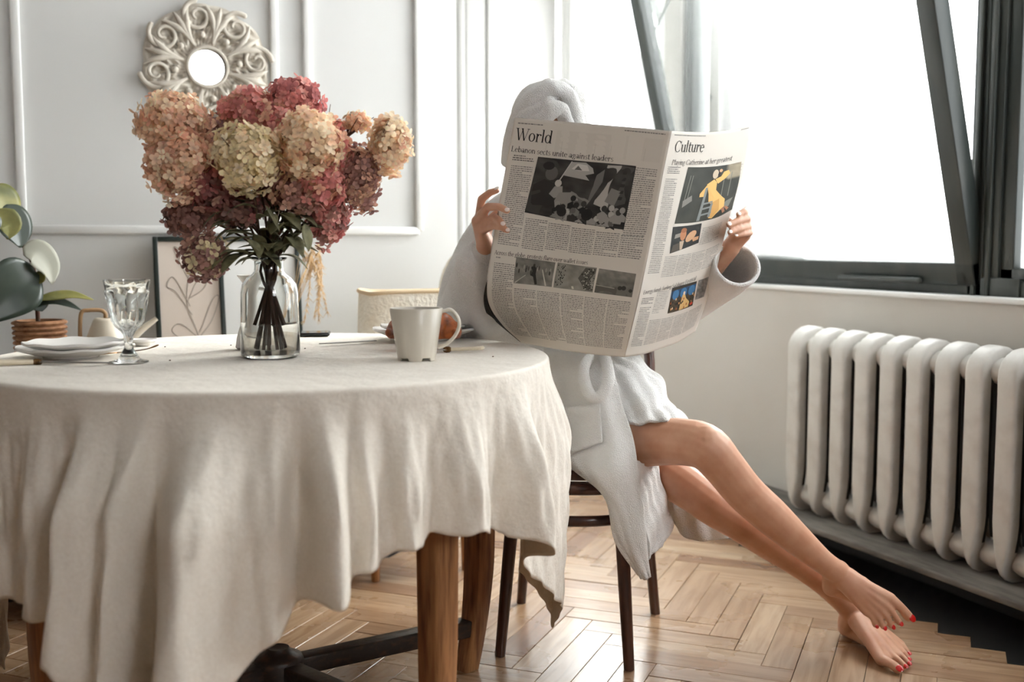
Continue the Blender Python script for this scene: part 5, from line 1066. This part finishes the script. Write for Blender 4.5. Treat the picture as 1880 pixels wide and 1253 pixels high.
picture('framed_print', (386, 436), (547, 444), 3.285, 3.333, 'dark framed plain white print behind the glass vase', M['art2'], [])
# carved round mirror
mcen = PY(379, 125, YB); mo = thing('carved_mirror', (mcen[0], YB, mcen[2]-.2), 'small round mirror in a wide carved whitewashed ring on the wall', 'mirror')
RO = .180; Rm = .0535; na, nr = 240, 34; G = []
for i in range(na):
    a = 2*math.pi*i/na; ro_ = RO*(1+.035*abs(math.sin(a*6+.4))-.03*abs(math.cos(a*3))); row = []
    for j in range(nr):
        t = j/(nr-1); r = Rm+(ro_-Rm)*t; sw = a+.5*t; h = .008+.006*math.sin(math.pi*min(1, t*1.05))+.0045*math.sin(sw*48)*math.exp(-((t-.45)/.35)**2)*(.4+.6*abs(math.sin(sw*4)))+.006*math.cos(sw*8)*math.sin(math.pi*t)+.004*math.sin(t*26+math.cos(a*8)*2)
        if t > .93: h *= max(.12, (1-t)/.07)
        row.append((mcen[0]+r*math.cos(a), YB-.004-max(.002, h), mcen[2]+r*math.sin(a)))
    row.append((mcen[0]+ro_*math.cos(a), YB-.001, mcen[2]+ro_*math.sin(a))); G.append(row)
mk('carved_ring', grid(np.array(G), closeu=True), M['relief'], mo)
def m2(a, r, h): return np.array([mcen[0]+r*math.cos(a), YB-.004-h, mcen[2]+r*math.sin(a)])
for k in range(8):
    a = k*math.pi/4+.15; sp = []
    for t in np.linspace(0, 1, 34):
        th = t*2*math.pi*1.35; rr = .045*(1-t*.78); sp.append(m2(a+.02, .145, .015+.006*t)+np.array([rr*math.cos(th+a), 0, rr*math.sin(th+a)]))
    mk('scroll', tube(sp, np.linspace(.0075, .0042, 34), 10, rnd=True), M['relief'], mo)
    b = a+math.pi/8
    for s in (-1, 0, 1):
        pth = cr([m2(b, .07, .016), m2(b+.05*s, .11, .019), m2(b+.16*s, .150, .018), m2(b+.24*s, .174, .011)], 18); mk('acanthus_leaf', tube(pth, np.concatenate([np.linspace(.004, .0095, 9), np.linspace(.0095, .003, 9)]), 10, rnd=True), M['relief'], mo)
    mk('bead', ball(m2(a, .092, .020), .010, 12), M['relief'], mo)
mk('mirror_glass', lathe([(0, .0), (Rm+.003, .0), (Rm+.003, .003), (0, .003)], 48), M['mirror'], mo).data.transform(Matrix.Translation((0, 0, .2)) @ Matrix.Translation((0, -.008, 0)) @ Matrix.Rotation(math.pi/2, 4, 'X') @ Matrix.Translation(Vector((mcen[0], YB, mcen[2]-.2))))
mk('mirror_rim', tube([m2(x, Rm+.003, .016) for x in np.linspace(0, 2*math.pi, 49)[:-1]], .006, 10, closed=True), M['relief'], mo)
# rubber plant in a wicker basket
pb = PY(73, 600, 3.16); pb = np.array([pb[0], 3.16, SBT]); pl_ = thing('potted_plant', pb, 'rubber plant with broad dark leaves in a brown wicker basket', 'plant')
zt = PY(73, 588, 3.16)[2]; hh = zt-SBT; rp = 43*vof(pb)/FPX
mk('basket', lathe([(0, 0), (rp*.86, 0), (rp, hh), (rp-.006, hh), (rp*.84, .01), (0, .01)], 48, pb), M['wicker'], pl_)
for k in range(15): z = hh*(k+.5)/15; r = rp*(.86+.14*z/hh)+.002; mk('weave_band', tube([pb+np.array([(r+.0016*math.sin(18*a+math.pi*(k % 2)))*math.cos(a), (r+.0016*math.sin(18*a+math.pi*(k % 2)))*math.sin(a), z]) for a in np.linspace(0, 2*math.pi, 73)[:-1]], .0048, 6, closed=True), M['wicker'], pl_)
mk('soil', lathe([(0, hh-.012), (rp-.008, hh-.012)], 32, pb), mat('potting_soil', (40, 30, 24), .95), pl_)
def PYp(px, py, y=3.16): return PY(px, py, y)
stm = [PYp(70, 590), PYp(68, 560), PYp(64, 520), PYp(58, 480), PYp(30, 430), PYp(5, 380)]; mk('stalk', tube(cr(stm, 24), np.linspace(.006, .004, 24), 8), M['stem'], pl_)
def bigleaf(path, w, m, y=3.12, tw=0.):
    c = cr([PY(a, b, y+dy) for a, b, dy in path], 16); T, Nn, B = frames(c, up=(0, -1, 0)); G = []
    for i in range(16): t = i/15; ww = w*1.12*math.sin(math.pi*(t*.93+.05)**.85)**.95; sd = B[i]*math.cos(tw)+Nn[i]*math.sin(tw); G.append([c[i]+sd*ww*x+Nn[i]*.22*ww*(abs(x)-.5)*math.cos(tw) for x in np.linspace(-1, 1, 9)])
    mk('leaf', grid(np.array(G)), m, pl_, solid=.0012)
    mk('petiole', tube([c[0], np.array([*(PY(66, 545, 3.16)[:2]), c[0][2]])], .0025, 6), M['stem'], pl_) if False else None
bigleaf([(66, 498, 0), (40, 518, -.03), (0, 552, -.05), (-55, 600, -.06)], .066, M['leaf'], tw=.15)
bigleaf([(42, 462, 0), (68, 463, 0), (90, 490, 0), (96, 522, -.01)], .036, M['leafg'], tw=.5)
bigleaf([(5, 380, 0), (22, 400, 0), (34, 430, 0), (38, 455, 0)], .045, M['leaf'], tw=.6)
bigleaf([(-20, 345, 0), (0, 362, 0), (10, 390, 0), (8, 412, 0)], .05, M['leafy'], tw=.7)
bigleaf([(-10, 388, -.02), (4, 402, -.02), (18, 415, -.02), (14, 440, -.02)], .035, M['leafy'], tw=.3)
bigleaf([(-40, 500, -.03), (-20, 490, -.03), (10, 492, -.03), (32, 498, -.03)], .010, M['leaf'])
bigleaf([(68, 550, 0), (100, 543, 0), (135, 541, 0), (172, 551, 0)], .016, M['leafy'], tw=.9)
bigleaf([(70, 558, 0), (100, 552, 0), (125, 558, 0), (150, 570, 0)], .015, M['leaf'], tw=1.)
bigleaf([(66, 520, 0), (72, 508, 0), (70, 498, 0)], .02, M['leafy'], tw=.8); bigleaf([(68, 556, 0), (74, 562, -.01), (78, 572, -.01)], .022, M['leaf'], tw=.5)
# watering can
yc_ = 3.10; wb = PY(195, 620, yc_); wb = np.array([wb[0], yc_, SBT]); sw_ = vof(wb)/FPX; wt = PY(195, 584, yc_)[2]-SBT
wc = thing('watering_can', wb, 'cream watering can with looped wooden handle and long spout', 'watering can')
mk('body', lathe([(0, 0), (44*sw_, 0), (46*sw_, .01), (44*sw_, wt*.35), (34*sw_, wt*.75), (22*sw_, wt*.97), (18*sw_, wt), (14*sw_, wt), (20*sw_, wt*.9), (0, wt*.88)], 40, wb), M['cream'], wc)
mk('handle', tube(cr([PY(148, 640, yc_), PY(147, 600, yc_), PY(150, 574, yc_), PY(164, 570, yc_), PY(184, 570, yc_), PY(193, 575, yc_), PY(194, 584, yc_)], 40), .0055, 10), M['wood2'], wc)
mk('spout', tube(cr([PY(225, 640, yc_), PY(252, 612, yc_), PY(288, 585, yc_)], 20), np.linspace(.016, .006, 20), 12), M['cream'], wc)
# dried grass in a vase
gy = 3.12; gb = PY(520, 620, gy); gb = np.array([gb[0], gy, SBT]); gv = thing('dried_grass', gb, 'bunch of drooping beige dried grass in a small white vase', 'dried grass')
mk('vase', lathe([(0, 0), (.03, 0), (.045, .03), (.04, .08), (.018, .13), (.016, .16), (.014, .16), (.014, .13), (0, .12)], 32, gb), M['ceramic'], gv)
rs = random.Random(5)
for k in range(9):
    tipx, tipy = 552+rs.uniform(0, 50), rs.uniform(505, 590); p0 = gb+np.array([0, 0, .13]); top = PY(545+rs.uniform(0, 45), 440+rs.uniform(0, 40), gy); tip = PY(tipx, tipy, gy+rs.uniform(-.05, .05)); pth = cr([p0, p0*.4+top*.6, top, top*.5+tip*.5+np.array([.008, 0, .01]), tip], 30)
    mk('stalk', tube(pth, .0009, 5), M['pampas'], gv); L = []
    for i in range(14, 30):
        for _ in range(5):
            e = pth[i]+np.array([rs.gauss(0, .006), rs.gauss(0, .006), -rs.uniform(.006, .02)]); L.append(tube([pth[i], e], [.0012, .0004], 4))
    mk('plume', join(*L), M['pampas'], gv, kind='stuff')
# boucle armchair
ay = 3.10; ab = PY(755, 620, ay); ab = np.array([ab[0], ay, 0]); ac = thing('armchair', ab, 'cream boucle armchair with tan piping behind the mug', 'armchair')
ax0, ax1 = PY(672, 560, 2.95)[0], PY(880, 560, 2.95)[0]; zt_ = PY(740, 537, 2.98)[2]
G = []
for z, ins in zip(np.linspace(.16, zt_, 14), [0]*14):
    ring_ = []; f = (z-.16)/(zt_-.16); cx = (ax0+ax1)/2; hw = (ax1-ax0)/2*(.97-.05*f**4); 
    for a in np.linspace(0, 2*math.pi, 48, endpoint=False):
        c_, s_ = math.cos(a), math.sin(a); ring_.append((cx+hw*np.sign(c_)*abs(c_)**.35, 3.04+.085*np.sign(s_)*abs(s_)**.5+.03*f*0, z+.003*math.sin(a*3)*f**6))
    G.append(ring_)
G = np.array(G); V, F = grid(np.transpose(G, (1, 0, 2)), closeu=True); F += [tuple(k*14 for k in range(48)), tuple(k*14+13 for k in range(48))[::-1]]
mk('backrest', (V, F), M['boucle'], ac); mk('piping', tube(G[-1], .006, 8, closed=True), M['tan'], ac)
mk('seat', box((ax0+.02, 3.10, .22), (ax1-.02, 3.30, .44), .03), M['boucle'], ac)
c_ = PY(862, 520, 3.12); mk('cushion', ball((c_[0], 3.13, .80), 1, 24, (.10, .05, .165)), M['boucle'], ac)
for x in (ax0+.03, ax1-.03):
    for y in (2.99, 3.26): mk('leg', tube([(x, y, 0), (x, y, .17)], [.012, .018], 12), M['oak'], ac)
